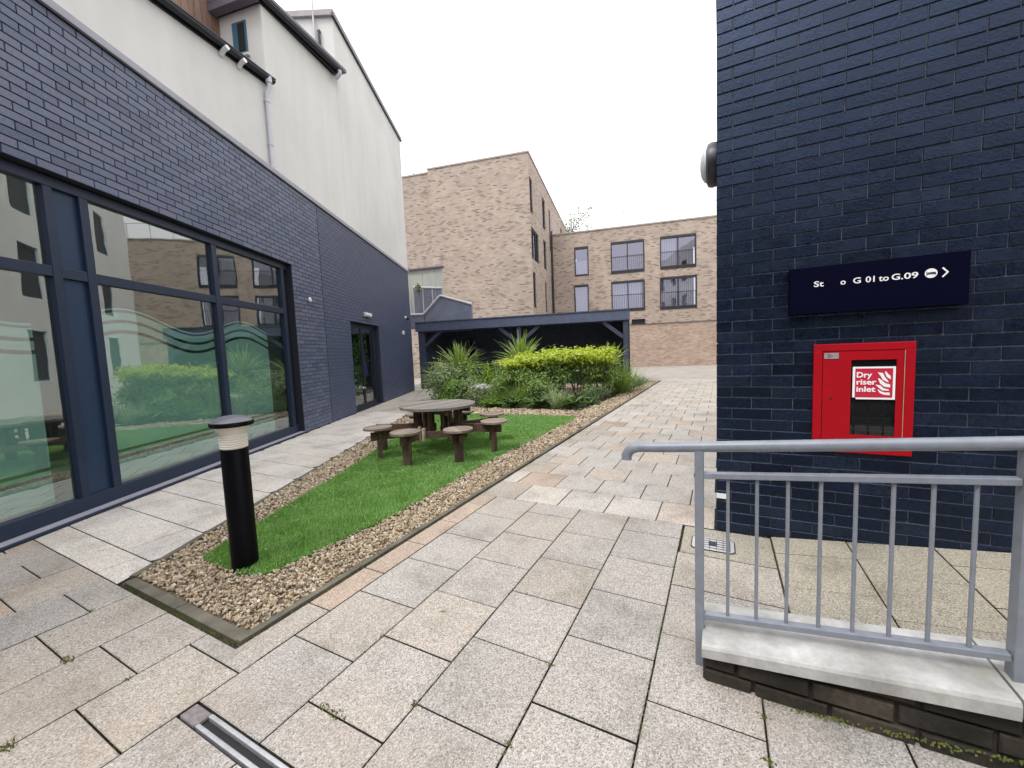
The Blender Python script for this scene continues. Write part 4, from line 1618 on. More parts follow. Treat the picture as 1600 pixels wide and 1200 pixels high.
t = thing('mirror', 'arched dark framed mirror on the shelter back wall at its left end', 'mirror', FP(SH, 1.05, 1.2, 2.9)[:])
arch = [(-.42, -.9), (.42, -.9), (.42, .25)] + [(.42 * math.cos(a), .25 + .45 * math.sin(a)) for a in np.linspace(0.15, math.pi - .15, 10)] + [(-.42, .25)]
mb = MB()
na = len(arch)
mb.add([FP(SH, 1.05 + a, 1.25 + z, 2.90) for a, z in arch], [tuple(range(na))])
mb.build('mirror_glass', glass_mat('mirror_glass', (0.02, 0.02, 0.02), 0.6, 0.0), t)
mb = MB()
mb.tube([FP(SH, 1.05 + a, 1.25 + z, 2.89) for a, z in arch + arch[:1]], 0.016, 6)
mb.build('frame', M['slate'], t)

# ------------------------------------------------------------------ right building: painted brick
RY = 3.181
RX = -0.032
rb = thing('painted_brick_building', 'glossy dark navy painted brick building filling the right side', 'building', (RX, RY, 0))
mb = MB()
mb.box(RX + 0.010, 4.4, RY + 0.010, 7.4, -0.02, 5.4)
mb.build('wall', M['mortar_paint'], rb)
NR = int(5.35 / CH)
cells = brick_cells(RX, 3.2, 0.0, NR * CH, [], 0.215)
brick_wall(rb, cells, lambda s, z: Vector((s, RY + 0.009, z)), Vector((1, 0, 0)), Vector((0, -1, 0)), M['paint_brick'], joint=0.0075, prot=0.007, bev=0.0022, limit=300, jit=0.002, jx=0.0055)
cells = brick_cells(RY, 7.4, 0.0, NR * CH, [], 0.11)
brick_wall(rb, cells, lambda s, z: Vector((RX + 0.009, s, z)), Vector((0, 1, 0)), Vector((-1, 0, 0)), M['paint_brick'], joint=0.0075, prot=0.007, bev=0.0022, limit=0)
mb = MB()
mb.box(RX - .03, 4.45, RY - .03, 7.45, 5.36, 5.45)
mb.build('coping', M['coping_metal'], rb)

# cream block further along on the right: seen only in the window reflections
ob = thing('rendered_block', 'pale rendered block with tall windows reflected in the large left window', 'building', (0.5, 8, 0))
OW = []
for yy in (9.0, 11.6, 14.4, 17.5, 20.0):
    for zz in (1.0, 3.7, 6.4):
        OW.append((yy, yy + 1.1, zz, zz + 1.7))
mb = MB()
open_wall(mb, lambda s, z, back: Vector((0.55 + back, s, z)), 7.5, 23.5, -0.02, 9.2, OW, 0.12)
mb.add([(0.55, 7.5, 0), (0.55, 7.5, 9.2), (9, 7.5, 9.2), (9, 7.5, 0)], [(0, 1, 2, 3)])
mb.add([(0.55, 7.5, 9.2), (0.55, 23.5, 9.2), (9, 23.5, 9.2), (9, 7.5, 9.2)], [(0, 1, 2, 3)])
mb.add([(0.55, 23.5, 0), (9, 23.5, 0), (9, 23.5, 9.2), (0.55, 23.5, 9.2)], [(0, 1, 2, 3)])
mb.build('wall', M['white_wall'], ob)
for (a, b_, c, d) in OW:
    mb = MB()
    mb.box(0.62, 0.67, a, a + .06, c, d)
    mb.box(0.62, 0.67, b_ - .06, b_, c, d)
    mb.box(0.62, 0.67, a + .06, b_ - .06, c, c + .06)
    mb.box(0.62, 0.67, a + .06, b_ - .06, d - .06, d)
    w = mb.build('window', M['teal'], ob)
    mb = MB()
    mb.box(0.64, 0.65, a + .06, b_ - .06, c + .06, d - .06)
    mb.build('pane', M['room_dark'], w)

# unseen dark brick building, added so its reflection darkens the foot of the glossy wall
rear = thing('added_rear_building', 'unseen dark brick building added behind the viewpoint to darken the glossy wall', 'building', (1.0, -4.6, 0))
RWI = [(x, x + 1.2, z, z + 1.5) for x in (-2.0, 0.6, 3.2, 5.8) for z in (0.9, 3.6)]
mb = MB()
open_wall(mb, lambda s, z, back: Vector((s, -4.6 - back, z)), -3.2, 9.0, -0.02, 5.6, RWI, 0.12)
mb.box(-3.2, 9.0, -9.0, -4.75, 5.45, 5.6)
mb.add([(-3.2, -4.6, 0), (-3.2, -9, 0), (-3.2, -9, 5.6), (-3.2, -4.6, 5.6)], [(0, 1, 2, 3)])
mb.build('wall', M['rear_brick'], rear)
for (a, b_, c, d) in RWI:
    mb = MB()
    mb.box(a, b_, -4.74, -4.70, c, c + .06)
    mb.box(a, b_, -4.74, -4.70, d - .06, d)
    mb.box(a, a + .06, -4.74, -4.70, c + .06, d - .06)
    mb.box(b_ - .06, b_, -4.74, -4.70, c + .06, d - .06)
    w = mb.build('window', M['navy_frame'], rear)
    mb = MB()
    mb.box(a + .06, b_ - .06, -4.73, -4.72, c + .06, d - .06)
    mb.build('pane', M['room_dark'], w)

# ---- lettering
def text_bm(txt, size, extr=0.0008, off=0.0, sx_=1.0, space=1.0):
    cu = bpy.data.curves.new('t', 'FONT')
    cu.body = txt
    cu.size = size
    cu.extrude = extr
    cu.offset = off
    cu.space_character = space
    cu.resolution_u = 4
    ob_ = bpy.data.objects.new('t', cu)
    COL.objects.link(ob_)
    dg = bpy.context.evaluated_depsgraph_get()
    me = bpy.data.meshes.new_from_object(ob_.evaluated_get(dg))
    vs = [(v.co.x * sx_, v.co.y, v.co.z) for v in me.vertices]
    fs = [tuple(p_.vertices) for p_ in me.polygons]
    bpy.data.objects.remove(ob_)
    bpy.data.meshes.remove(me)
    return vs, fs


def wall_text(mb, txt, x, z, y, size, off=0.0, width=None, sx_=1.0, space=1.0, mi=0):
    vs, fs = text_bm(txt, size, 0.0008, off, 1.0, space)
    x0 = min(v[0] for v in vs)
    x1 = max(v[0] for v in vs)
    k_ = (width / (x1 - x0)) if width else sx_
    mb.add([(x + (v[0] - x0) * k_, y - v[2], z + v[1]) for v in vs], fs, mi)


# ---- direction sign
SY = RY - 0.06
t = thing('direction_sign', 'navy wall sign with white room numbers, bed symbol and arrow', 'sign', (0.79, SY, 1.66))
mb = MB()
mb.box(0.385, 1.197, SY, RY - 0.002, 1.517, 1.806)
mb.build('panel', M['sign_navy'], t, bevel=0.003)
ly = SY - 0.0012
ht = 0.0475
for txt, x0, x1 in (('St', 0.509, 0.558), ('o', 0.639, 0.664), ('G', 0.699, 0.735), ('01', 0.757, 0.798), ('to', 0.816, 0.861), ('G.', 0.873, 0.923), ('09', 0.927, 0.987)):
    mb = MB()
    wall_text(mb, txt, x0, 1.6815, ly, ht, 0.0007, width=x1 - x0)
    mb.build('letters', M['white_print'], t)
mb = MB()
mb.lathe([(0.0262, 0), (0.0262, 0.0012), (0.0, 0.0014)], (1.040, SY - 0.0002, 1.700), 28, 0, ((1, 0, 0), (0, 0, 1), (0, -1, 0)))
disc = mb.build('symbol_disc', M['white_print'], t)
mb = MB()
for (x0, x1, z0, z1) in ((1.021, 1.0235, 1.689, 1.711), (1.021, 1.0595, 1.694, 1.6985), (1.057, 1.0595, 1.689, 1.701), (1.0255, 1.034, 1.700, 1.7045), (1.035, 1.0585, 1.7000, 1.7055)):
    mb.box(x0, x1, SY - 0.0024, SY - 0.0017, z0, z1)
mb.build('bed_symbol', M['sign_navy'], disc)
mb = MB()
mb.add([(1.083, ly, 1.722), (1.090, ly, 1.7265), (1.112, ly, 1.699), (1.103, ly, 1.699)], [(0, 3, 2, 1)])
mb.add([(1.083, ly, 1.676), (1.090, ly, 1.6715), (1.112, ly, 1.699), (1.103, ly, 1.699)], [(0, 1, 2, 3)])
mb.build('arrow', M['white_print'], t)

# ---- dry riser cabinet
CY = RY - 0.022
t = thing('dry_riser_cabinet', 'red dry riser inlet cabinet with glazed door on the dark wall', 'cabinet', (0.765, RY, 0.98))
mb = MB()
x0, x1, z0, z1 = 0.522, 1.004, 0.640, 1.324
w_ = 0.045
for q in ((x0, x1, z1 - w_, z1), (x0, x1, z0, z0 + w_), (x0, x0 + w_, z0 + w_, z1 - w_), (x1 - w_, x1, z0 + w_, z1 - w_)):
    mb.box(q[0], q[1], CY, RY - .001, q[2], q[3])
mb.build('frame', M['red'], t, bevel=0.003)
mb = MB()
dx0, dx1, dz0, dz1 = 0.570, 0.956, 0.688, 1.276
gx0, gx1, gz0, gz1 = 0.711, 0.922, 0.755, 1.221
for q in ((dx0, dx1, gz1, dz1), (dx0, dx1, dz0, gz0), (dx0, gx0, gz0, gz1), (gx1, dx1, gz0, gz1)):
    mb.box(q[0], q[1], CY + .003, CY + .009, q[2], q[3])
dr = mb.build('door', M['red'], t)
mb = MB()
mb.box(x1 - w_ - .0032, x1 - w_ - .0008, CY - .001, CY + .006, dz0, dz1)
mb.build('door_trim', M['wood_pale'], t)
mb = MB()
mb.box(dx0 + .004, dx1 - .004, CY + .018, CY + .020, dz0, dz1)
mb.build('back_plate', M['black'], t)
mb = MB()
mb.box(gx0 + .01, gx1 - .01, CY + .012, CY + .0125, gz0 + .02, gz0 + .115)
for k in range(5):
    mb.box(gx0 + .012, gx1 - .012, CY + .0085, CY + .012, gz0 + .025 + k * .018, gz0 + .032 + k * .018)
mb.box(gx0 + .055, gx0 + .10, CY + .0085, CY + .012, gz0 + .118, gz0 + .128)
mb.box(gx0 + .115, gx0 + .165, CY + .0085, CY + .012, gz0 + .118, gz0 + .128)
mb.build('valve', M['valve'], t)
mb = MB()
mb.add([(gx0, CY + .007, gz0), (gx1, CY + .007, gz0), (gx1, CY + .007, gz1), (gx0, CY + .007, gz1)], [(0, 1, 2, 3)])
mb.build('pane', M['cab_glass'], dr)
mb = MB()
mb.lathe([(0.006, 0), (0.006, 0.004), (0.0, 0.0045)], (0.614, CY + .002, 0.984), 14, 0, ((1, 0, 0), (0, 0, 1), (0, -1, 0)))
mb.build('lock', M['black'], dr)
mb = MB()
mb.box(0.575, 0.648, CY - .0005, CY + .002, 1.232, 1.268)
pl_ = mb.build('maker_plate', M['steel'], dr)
mb = MB()
for zz, ww in ((1.257, .018), (1.249, .03), (1.241, .024)):
    mb.box(0.592, 0.592 + ww, CY - .0012, CY - .0006, zz, zz + .003)
mb.build('print', M['black'], pl_)
mb = MB()
sy_ = CY + .0035
mb.add([(0.719, sy_, 0.990), (0.734, sy_, 0.990), (0.738, sy_, 0.979), (0.919, sy_, 0.979), (0.919, sy_, 1.179), (0.719, sy_, 1.179)], [(0, 1, 2, 3, 4, 5)])
sg = mb.build('warning_sign', M['white_print'], t)
mb = MB()
mb.add([(0.731, sy_ - .0008, 0.991), (0.907, sy_ - .0008, 0.991), (0.907, sy_ - .0008, 1.168), (0.731, sy_ - .0008, 1.168)], [(0, 1, 2, 3)])
mb.build('red_field', M['red_sign'], sg)
mb = MB()
wall_text(mb, 'Dry', 0.738, 1.114, sy_ - .0016, 0.046, 0.0011, width=0.073)
wall_text(mb, 'riser', 0.738, 1.0705, sy_ - .0016, 0.045, 0.0011, width=0.094)
wall_text(mb, 'inlet', 0.738, 1.0265, sy_ - .0016, 0.045, 0.0011, width=0.090)
mb.build('letters', M['white_print'], sg)
mb = MB()


def flame(pts_a, pts_b):
    """curved tapering tongue between an upper and a lower edge"""
    n_ = len(pts_a)
    for i in range(n_ - 1):
        mb.add([(pts_a[i][0], sy_ - .0017, pts_a[i][1]), (pts_b[i][0], sy_ - .0017, pts_b[i][1]), (pts_b[i + 1][0], sy_ - .0017, pts_b[i + 1][1]), (pts_a[i + 1][0], sy_ - .0017, pts_a[i + 1][1])], [(0, 1, 2, 3)])


def zc(x, y):
    return (0.712 + (x - 485) / (912 - 485) * 0.211, 1.2195 - (y - 255) / (965 - 255) * 0.4605)


flame([zc(812, 360), zc(832, 385), zc(858, 405)], [zc(803, 372), zc(822, 415), zc(858, 438)])
flame([zc(740, 372), zc(785, 378), zc(805, 415), zc(838, 452)], [zc(738, 374), zc(765, 405), zc(785, 440), zc(838, 466)])
flame([zc(750, 425), zc(785, 452), zc(815, 475), zc(856, 484)], [zc(742, 432), zc(762, 475), zc(800, 505), zc(856, 512)])
flame([zc(722, 486), zc(765, 492), zc(795, 520), zc(845, 532)], [zc(720, 488), zc(750, 515), zc(785, 540), zc(845, 543)])
flame([zc(745, 530), zc(775, 550), zc(810, 560), zc(854, 560)], [zc(740, 532), zc(762, 565), zc(800, 580), zc(854, 584)])
mb.build('flame_symbol', M['white_print'], sg)

# ---- bulkhead lamp on the side wall and a small plate at the foot of the corner
t = thing('bulkhead_light', 'round dark rimmed bulkhead lamp high on the corner of the right building', 'light', (RX, 3.36, 2.635))
ax = ((0, 1, 0), (0, 0, 1), (-1, 0, 0))
mb = MB()
mb.lathe([(0.145, -0.002), (0.150, 0.03), (0.142, 0.055), (0.115, 0.066), (0.112, 0.05)], (RX, 3.36, 2.635), 32, 0, ax)
mb.build('rim', M['black_gutter'], t, smooth=True)
mb = MB()
mb.lathe([(0.116, 0.05), (0.108, 0.078), (0.075, 0.098), (0.03, 0.106), (0.0, 0.107)], (RX, 3.36, 2.635), 32, 0, ax)
mb.build('diffuser', M['grey_pvc'], t, smooth=True)
mb = MB()
mb.box(-0.030, 0.036, RY - .006, RY - .0005, 0.243, 0.279)
tag(mb.build('wall_plate', M['white_pvc'], origin=(0, RY, 0.26)), 'small white plate low on the corner of the dark right wall', 'plate')

# ------------------------------------------------------------------ dwarf wall, coping and railing
XA, XB, FY = -0.064, 3.0, 1.662


def cop_b(x):
    return 0.116 + (x - XA) * 0.098


def cop_t(x):
    return 0.165 + (x - XA) * 0.108


dw = thing('dwarf_wall', 'low stained brick ramp wall under pale concrete coping', 'wall', (XA, FY, 0))
mb = MB()
mb.hexa([(XA + .012, FY + .042, -.02), (XB, FY + .042, -.02), (XB, FY + .25, -.02), (XA + .012, FY + .25, -.02),
         (XA + .012, FY + .042, cop_b(XA)), (XB, FY + .042, cop_b(XB)), (XB, FY + .25, cop_b(XB)), (XA + .012, FY + .25, cop_b(XA))])
mb.build('wall_core', M['joint'], dw)
cells = []
for r_ in range(6):
    za = -0.022 + r_ * CH
    x = XA - (BL / 2 if r_ % 2 else 0.06)
    while x < XB:
        u, w = max(x, XA), min(x + BL, XB)
        x += BL
        if w - u < 0.03:
            continue
        zb = min(za + CH, cop_b((u + w) / 2) + 0.012)
        if zb - za > 0.022:
            cells.append((u, w, za, zb))
brick_wall(dw, cells, lambda s, z: Vector((s, FY + .036, z)), Vector((1, 0, 0)), Vector((0, -1, 0)), M['dwarf_brick'], joint=0.013, prot=0.010, bev=0.005, limit=80, jit=0.005)
cells = [(FY + .03 + i * .115, FY + .03 + (i + 1) * .115, -0.022 + j * CH, min(-0.022 + (j + 1) * CH, 0.118)) for i in range(2) for j in range(2)]
brick_wall(dw, cells, lambda s, z: Vector((XA + .009, s, z)), Vector((0, 1, 0)), Vector((-1, 0, 0)), M['dwarf_brick'], joint=0.011, prot=0.011, bev=0.004, limit=0)


def coping_piece(xa, xb):
    mb = MB()
    n_ = 8
    prof = [(0.0, 0), (0.0, 0.75), (0.006, 0.95), (0.016, 1.0), (0.30, 1.06), (0.30, 0)]
    vs, fs = [], []
    for i in range(n_ + 1):
        x = xa + (xb - xa) * i / n_
        for (dy, h) in prof:
            vs.append((x, FY + dy, cop_b(x) + (cop_t(x) - cop_b(x)) * h + (0.0 if h == 0 else random.uniform(-.0008, .0008))))
    k_ = len(prof)
    for i in range(n_):
        for j in range(k_):
            j2 = (j + 1) % k_
            fs.append((i * k_ + j, (i + 1) * k_ + j, (i + 1) * k_ + j2, i * k_ + j2))
    fs.append(tuple(range(k_)))
    fs.append(tuple(n_ * k_ + j for j in range(k_))[::-1])
    mb.add(vs, fs)
    return mb.build('coping_stone', M['coping'], dw)


coping_piece(XA - 0.004, 0.795)
coping_piece(0.803, 1.75)
coping_piece(1.758, XB)

GY = 1.78
rl = thing('railing', 'grey painted steel handrail and balusters standing on the dwarf wall', 'railing', (-0.08, GY, 0))


def hz(x):
    return 0.940 + 0.0875 * (x + 0.08)


pts = [(-0.373, GY, 0.862), (-0.372, GY, 0.880), (-0.362, GY, 0.900), (-0.345, GY, 0.913), (-0.315, GY, 0.9215), (-0.25, GY, hz(-0.25)), (-0.08, GY, hz(-0.08)), (1.0, GY, hz(1.0)), (2.6, GY, hz(2.6))]
mb = MB()
mb.tube(pts, 0.0218, 18)
mb.build('handrail', M['rail_grey'], rl, smooth=True)
mb = MB()
mb.beam((-0.08, GY, -0.02), (-0.08, GY, hz(-0.08) - .012), 0.034, 0.034, up=(0, 1, 0))
mb.build('post', M['rail_grey'], rl, bevel=0.004)
for x in (0.842, 1.80):
    mb = MB()
    mb.beam((x, GY, cop_t(x) - .01), (x, GY, hz(x) - .012), 0.055, 0.05, up=(0, 1, 0))
    mb.build('post', M['rail_grey'], rl, bevel=0.004)


def rz1(x):
    return 0.823 + 0.0875 * (x + .064)


def rz2(x):
    return 0.221 + 0.125 * (x + .064)


for z_, n_ in ((rz1, 'top_rail'), (rz2, 'bottom_rail')):
    for a, b_ in ((-0.063, 0.814), (0.870, 1.772)):
        mb = MB()
        mb.beam((a, GY, z_(a)), (b_, GY, z_(b_)), 0.034, 0.023)
        mb.build(n_, M['rail_grey'], rl, bevel=0.003)
bx = [0.024 + 0.0998 * i for i in range(8)] + [0.95 + 0.0998 * i for i in range(8)]
for x in bx:
    mb = MB()
    mb.tube([(x, GY, rz2(x) + .008), (x, GY, rz1(x) - .008)], 0.0066, 10)
    mb.build('baluster', M['rail_grey'], rl, smooth=True)
mb = MB()
for x in (-0.063,):
    mb.beam((x + .004, GY, rz1(x) + .006), (x + .03, GY, rz1(x) + .002), 0.026, 0.016)
mb.build('weld', M['rail_grey'], rl)

# ------------------------------------------------------------------ inspection cover and slot drain
t = thing('inspection_cover', 'pale steel inspection cover with rounded corners beside the railing foot', 'manhole cover', (-0.05, 2.93, 0))
rc = []
for cx_, cy_, a0 in ((0.045, 2.99, 0), (-0.145, 2.99, 90), (-0.145, 2.87, 180), (0.045, 2.87, 270)):
    for k in range(6):
        a = R(a0 + 18 * k)
        rc.append((cx_ + 0.032 * math.cos(a), cy_ + 0.032 * math.sin(a)))
mb = MB()
mb.prism(rc, -0.01, 0.0052)
mb.build('plate', M['steel_pale'], t)
mb = MB()
big_rc = [(-0.05 + (x + 0.05) * 1.05, 2.93 + (y - 2.93) * 1.07) for x, y in rc]
mb.prism(big_rc, -0.011, 0.0035)
mb.build('rim', M['black'], t)
mb = MB()
for k in range(5):
    y = 2.865 + k * 0.033
    mb.box(-0.155, 0.055, y, y + .003, 0.0055, 0.0078)
for k in range(6):
    x = -0.15 + k * 0.04
    mb.box(x, x + .003, 2.85, 3.01, 0.0056, 0.0079)
mb.box(-0.075, -0.025, 2.905, 2.955, 0.0057, 0.0085)
mb.build('tread_rib', M['valve'], t)

t = thing('slot_drain', 'galvanised slot drain let into the paving at the bottom of the view', 'drain', (-1.8, 0.70, 0))
mb = MB()
mb.box(-1.76, 2.6, 0.669, 0.685, -0.02, 0.002)
mb.box(-1.76, 2.6, 0.714, 0.730, -0.02, 0.002)
mb.build('channel_edge', M['steel'], t, bevel=0.004)
mb = MB()
mb.box(-1.76, 2.6, 0.640, 0.750, -0.05, -0.017)
mb.build('channel_floor', M['black'], t)
mb = MB()
mb.box(-1.876, -1.766, 0.669, 0.731, -0.02, -0.002)
mb.build('end_stone', plain('lilac_stone', (0.17, 0.15, 0.15), 0.9, var=0.3, scale=60), t, bevel=0.006)

# ------------------------------------------------------------------ bollard light
BX, BY = -2.829, 1.447
t = thing('bollard_light', 'black bollard light with ivory lens and domed cap at the turf edge', 'bollard', (BX, BY, 0))
mb = MB()
mb.lathe([(0.080, -0.02), (0.080, 0.0), (0.078, 0.02), (0.078, 0.80), (0.076, 0.806), (0.0, 0.806)], (BX, BY, 0), 40)
mb.build('post', M['bollard'], t, smooth=True)
mb = MB()
prof = [(0.074, 0.806)]
for k in range(6):
    z = 0.812 + k * 0.0145
    prof += [(0.0795, z), (0.0805, z + .006), (0.0765, z + .009), (0.0765, z + .0135)]
prof += [(0.081, 0.905), (0.088, 0.922), (0.098, 0.94), (0.106, 0.952), (0.0, 0.952)]
mb.lathe(prof, (BX, BY, 0), 40)
mb.build('lens', M['lens'], t, smooth=True)
mb = MB()
mb.lathe([(0.0, 0.951), (0.119, 0.953), (0.1235, 0.958), (0.1235, 0.978), (0.120, 0.983)], (BX, BY, 0), 40)
mb.build('cap_rim', M['bollard'], t, smooth=True)
mb = MB()
mb.lathe([(0.1195, 0.983), (0.106, 0.994), (0.082, 1.007), (0.05, 1.017), (0.018, 1.021), (0.0, 1.0213)], (BX, BY, 0), 40)
mb.build('cap', M['bollard_cap'], t, smooth=True)
mb = MB()
mb.obox((BX + .11, BY - .02, .004), (0.05, 0.02, 0), (-.02, 0.05, 0), (0, 0, 0.004))
mb.build('base_plate', M['bollard'], t)

# ------------------------------------------------------------------ round picnic table
TX, TY = -3.55, 4.50
pt = thing('picnic_table', 'round weathered timber picnic table with eight stool seats on the turf', 'picnic table', (TX, TY, 0))


def circ_strip(r, a, b_, n_=14):
    """part of a disc of radius r between x=a and x=b"""
    a, b_ = max(a, -r), min(b_, r)
    xs = [a + (b_ - a) * i / n_ for i in range(n_ + 1)]
    top = [(x, math.sqrt(max(0, r * r - x * x))) for x in xs]
    bot = [(x, -math.sqrt(max(0, r * r - x * x))) for x in xs[::-1]]
    out = []
    for p_ in bot[::-1][::-1] and (bot[::-1]) + top[::-1]:
        if not out or (abs(out[-1][0] - p_[0]) + abs(out[-1][1] - p_[1])) > 1e-5:
            out.append(p_)
    return out


TR, TZ = 0.525, 0.665
wb = 2 * TR / 8
ca, sa = math.cos(R(-12)), math.sin(R(-12))
for k in range(8):
    a = -TR + k * wb
    st_ = circ_strip(TR, a + .003, a + wb - .003)
    mb = MB()
    zz = TZ + random.uniform(-.0015, .0015)
    mb.prism([(TX + x * ca - y * sa, TY + x * sa + y * ca) for x, y in st_], zz - .034, zz)
    mb.build('top_board', M['wood_top'], pt)
mb = MB()
for k in range(2):
    d = Vector((ca, sa, 0)) if k == 0 else Vector((ca, sa, 0))
    off_ = Vector((-sa, ca, 0)) * (0.2 if k else -0.2)
    c_ = Vector((TX, TY, TZ - .07)) + off_
    mb.beam(c_ - d * .42, c_ + d * .42, 0.045, 0.07)
mb.build('top_batten', M['wood_dark'], pt)
for i in range(8):
    a = R([-124, -81, -36, 10, 56, 100, 152, 201][i])
    d = Vector((math.cos(a), math.sin(a), 0))
    s_ = Vector((-d.y, d.x, 0))
    c0 = Vector((TX, TY, 0))
    zb = 0.318 if i % 2 == 0 else 0.338
    mb = MB()
    mb.beam(c0 + d * .14 + Vector((0, 0, zb)), c0 + d * .93 + Vector((0, 0, zb)), 0.045, 0.11)
    mb.build('seat_beam', M['wood_dark'], pt)
    mb = MB()
    # leg: plank, a little wider at the top, set on the far side of the beam end
    q0, q1 = c0 + d * .80, c0 + d * .845
    for (lo, hi, w0, w1) in ((0.0, 0.36, .050, .060),):
        mb.hexa([q0 - s_ * w0 + Vector((0, 0, lo)), q0 + s_ * w0 + Vector((0, 0, lo)), q1 + s_ * w0 + Vector((0, 0, lo)), q1 - s_ * w0 + Vector((0, 0, lo)),
                 q0 - s_ * w1 + Vector((0, 0, hi)), q0 + s_ * w1 + Vector((0, 0, hi)), q1 + s_ * w1 + Vector((0, 0, hi)), q1 - s_ * w1 + Vector((0, 0, hi))])
    mb.build('leg', M['wood_dark'], pt, bevel=0.004)
    mb = MB()
    q = c0 + d * .30
    for sg_ in (-1, 1):
        mb.beam(q + s_ * .036 * sg_ + Vector((0, 0, .27)), q + s_ * .036 * sg_ + Vector((0, 0, TZ - .036)), 0.024, 0.09, up=d)
    mb.build('upright', M['wood_dark'], pt)
    if i == 7:
        continue                            # this arm has lost its seat
    mb = MB()
    mb.beam(c0 + d * .835 - s_ * .12 + Vector((0, 0, .393)), c0 + d * .835 + s_ * .12 + Vector((0, 0, .393)), 0.09, 0.04)
    seat = mb.build('seat_bearer', M['wood_dark'], pt, bevel=0.008)
    rs = 0.185
    for k in range(4):
        w4 = 2 * rs / 4
        st_ = circ_strip(rs, -rs + k * w4 + .0025, -rs + (k + 1) * w4 - .0025, 7)
        mb = MB()
        zz = 0.440 + random.uniform(-.001, .001)
        cc = c0 + d * .835
        mb.prism([(cc.x + s_.x * x + d.x * y, cc.y + s_.y * x + d.y * y) for x, y in [(-x, y) for x, y in st_][::-1]], zz - .026, zz)
        mb.build('seat_slat', M['wood_seat'], seat)
# pale cut braces between the near beams
for a in (-103, -58, -13, 165):
    d0, d1 = R(a - 22), R(a + 22)
    mb = MB()
    mb.beam((TX + .52 * math.cos(d0), TY + .52 * math.sin(d0), .325), (TX + .52 * math.cos(d1), TY + .52 * math.sin(d1), .325), 0.04, 0.085)
    mb.build('brace', M['wood_dark'], pt)
for a, l_ in ((-80, .10), (-85, .07), (-74, .08)):
    mb = MB()
    d = Vector((math.cos(R(a)), math.sin(R(a)), 0))
    c_ = Vector((TX, TY, .34)) + d * .54
    mb.beam(c_ + Vector((0, 0, -l_)), c_ + Vector((.01, 0, l_)), 0.035, 0.03)
    mb.build('split_offcut', M['wood_pale'], pt)

# loose plank lying at the back edge of the turf
mb = MB()
mb.beam((-5.25, 7.42, .02), (-4.78, 7.50, .02), 0.12, 0.04)
tag(mb.build('loose_plank', M['wood_pale'], origin=(-5.0, 7.46, 0), bevel=0.004), 'short pale timber plank lying at the back edge of the turf', 'plank')


# ------------------------------------------------------------------ planting
def strap_plant(name, label, x, y, n_, ln, wd, e0, e1, droop, mat, trunk=0.0, r0=0.06, cat='plant', group=None, z0=0.0, bias=None):
    t_ = thing(name, label, cat, (x, y, z0), group)
    if trunk > 0.12:
        mb_ = MB()
        mb_.tube([(x, y, z0 - .02), (x + .02, y, z0 + trunk * .5), (x, y + .01, z0 + trunk)], [.055, .045, .05], 8)
        mb_.build('stem', M['stem'], t_)
    segs = 5
    Vv, Ff = [], []
    for i in range(n_):
        a = rng.uniform(0, 2 * np.pi) if bias is None else rng.normal(bias, 0.9)
        e = rng.uniform(e0, e1)
        L_ = ln * rng.uniform(0.65, 1.1)
        dr_ = droop * rng.uniform(0.4, 1.5)
        w_ = wd * rng.uniform(0.7, 1.2)
        ca_, sa_ = math.cos(a), math.sin(a)
        px, py, pz = x + ca_ * r0 * rng.uniform(0, 1), y + sa_ * r0 * rng.uniform(0, 1), z0 + trunk * rng.uniform(.85, 1.0)
        tw = rng.uniform(-.5, .5)
        b0 = len(Vv)
        for k_ in range(segs + 1):
            tt = k_ / segs
            h = L_ * tt * math.cos(e)
            zz_ = L_ * tt * math.sin(e) - dr_ * L_ * tt * tt
            w2 = w_ * (0.55 + 1.2 * tt - 1.72 * tt * tt) if k_ < segs else 0.001
            cx_, cy_, cz_ = px + ca_ * h, py + sa_ * h, max(pz + zz_, z0 + .01)
            Vv.append((cx_ - sa_ * w2, cy_ + ca_ * w2, cz_ + tw * w2))
            Vv.append((cx_ + sa_ * w2, cy_ - ca_ * w2, cz_ - tw * w2))
        for k_ in range(segs):
            Ff.append((b0 + 2 * k_, b0 + 2 * k_ + 1, b0 + 2 * k_ + 3, b0 + 2 * k_ + 2))
    npmesh('foliage', Vv, Ff, mat, t_)
    return t_


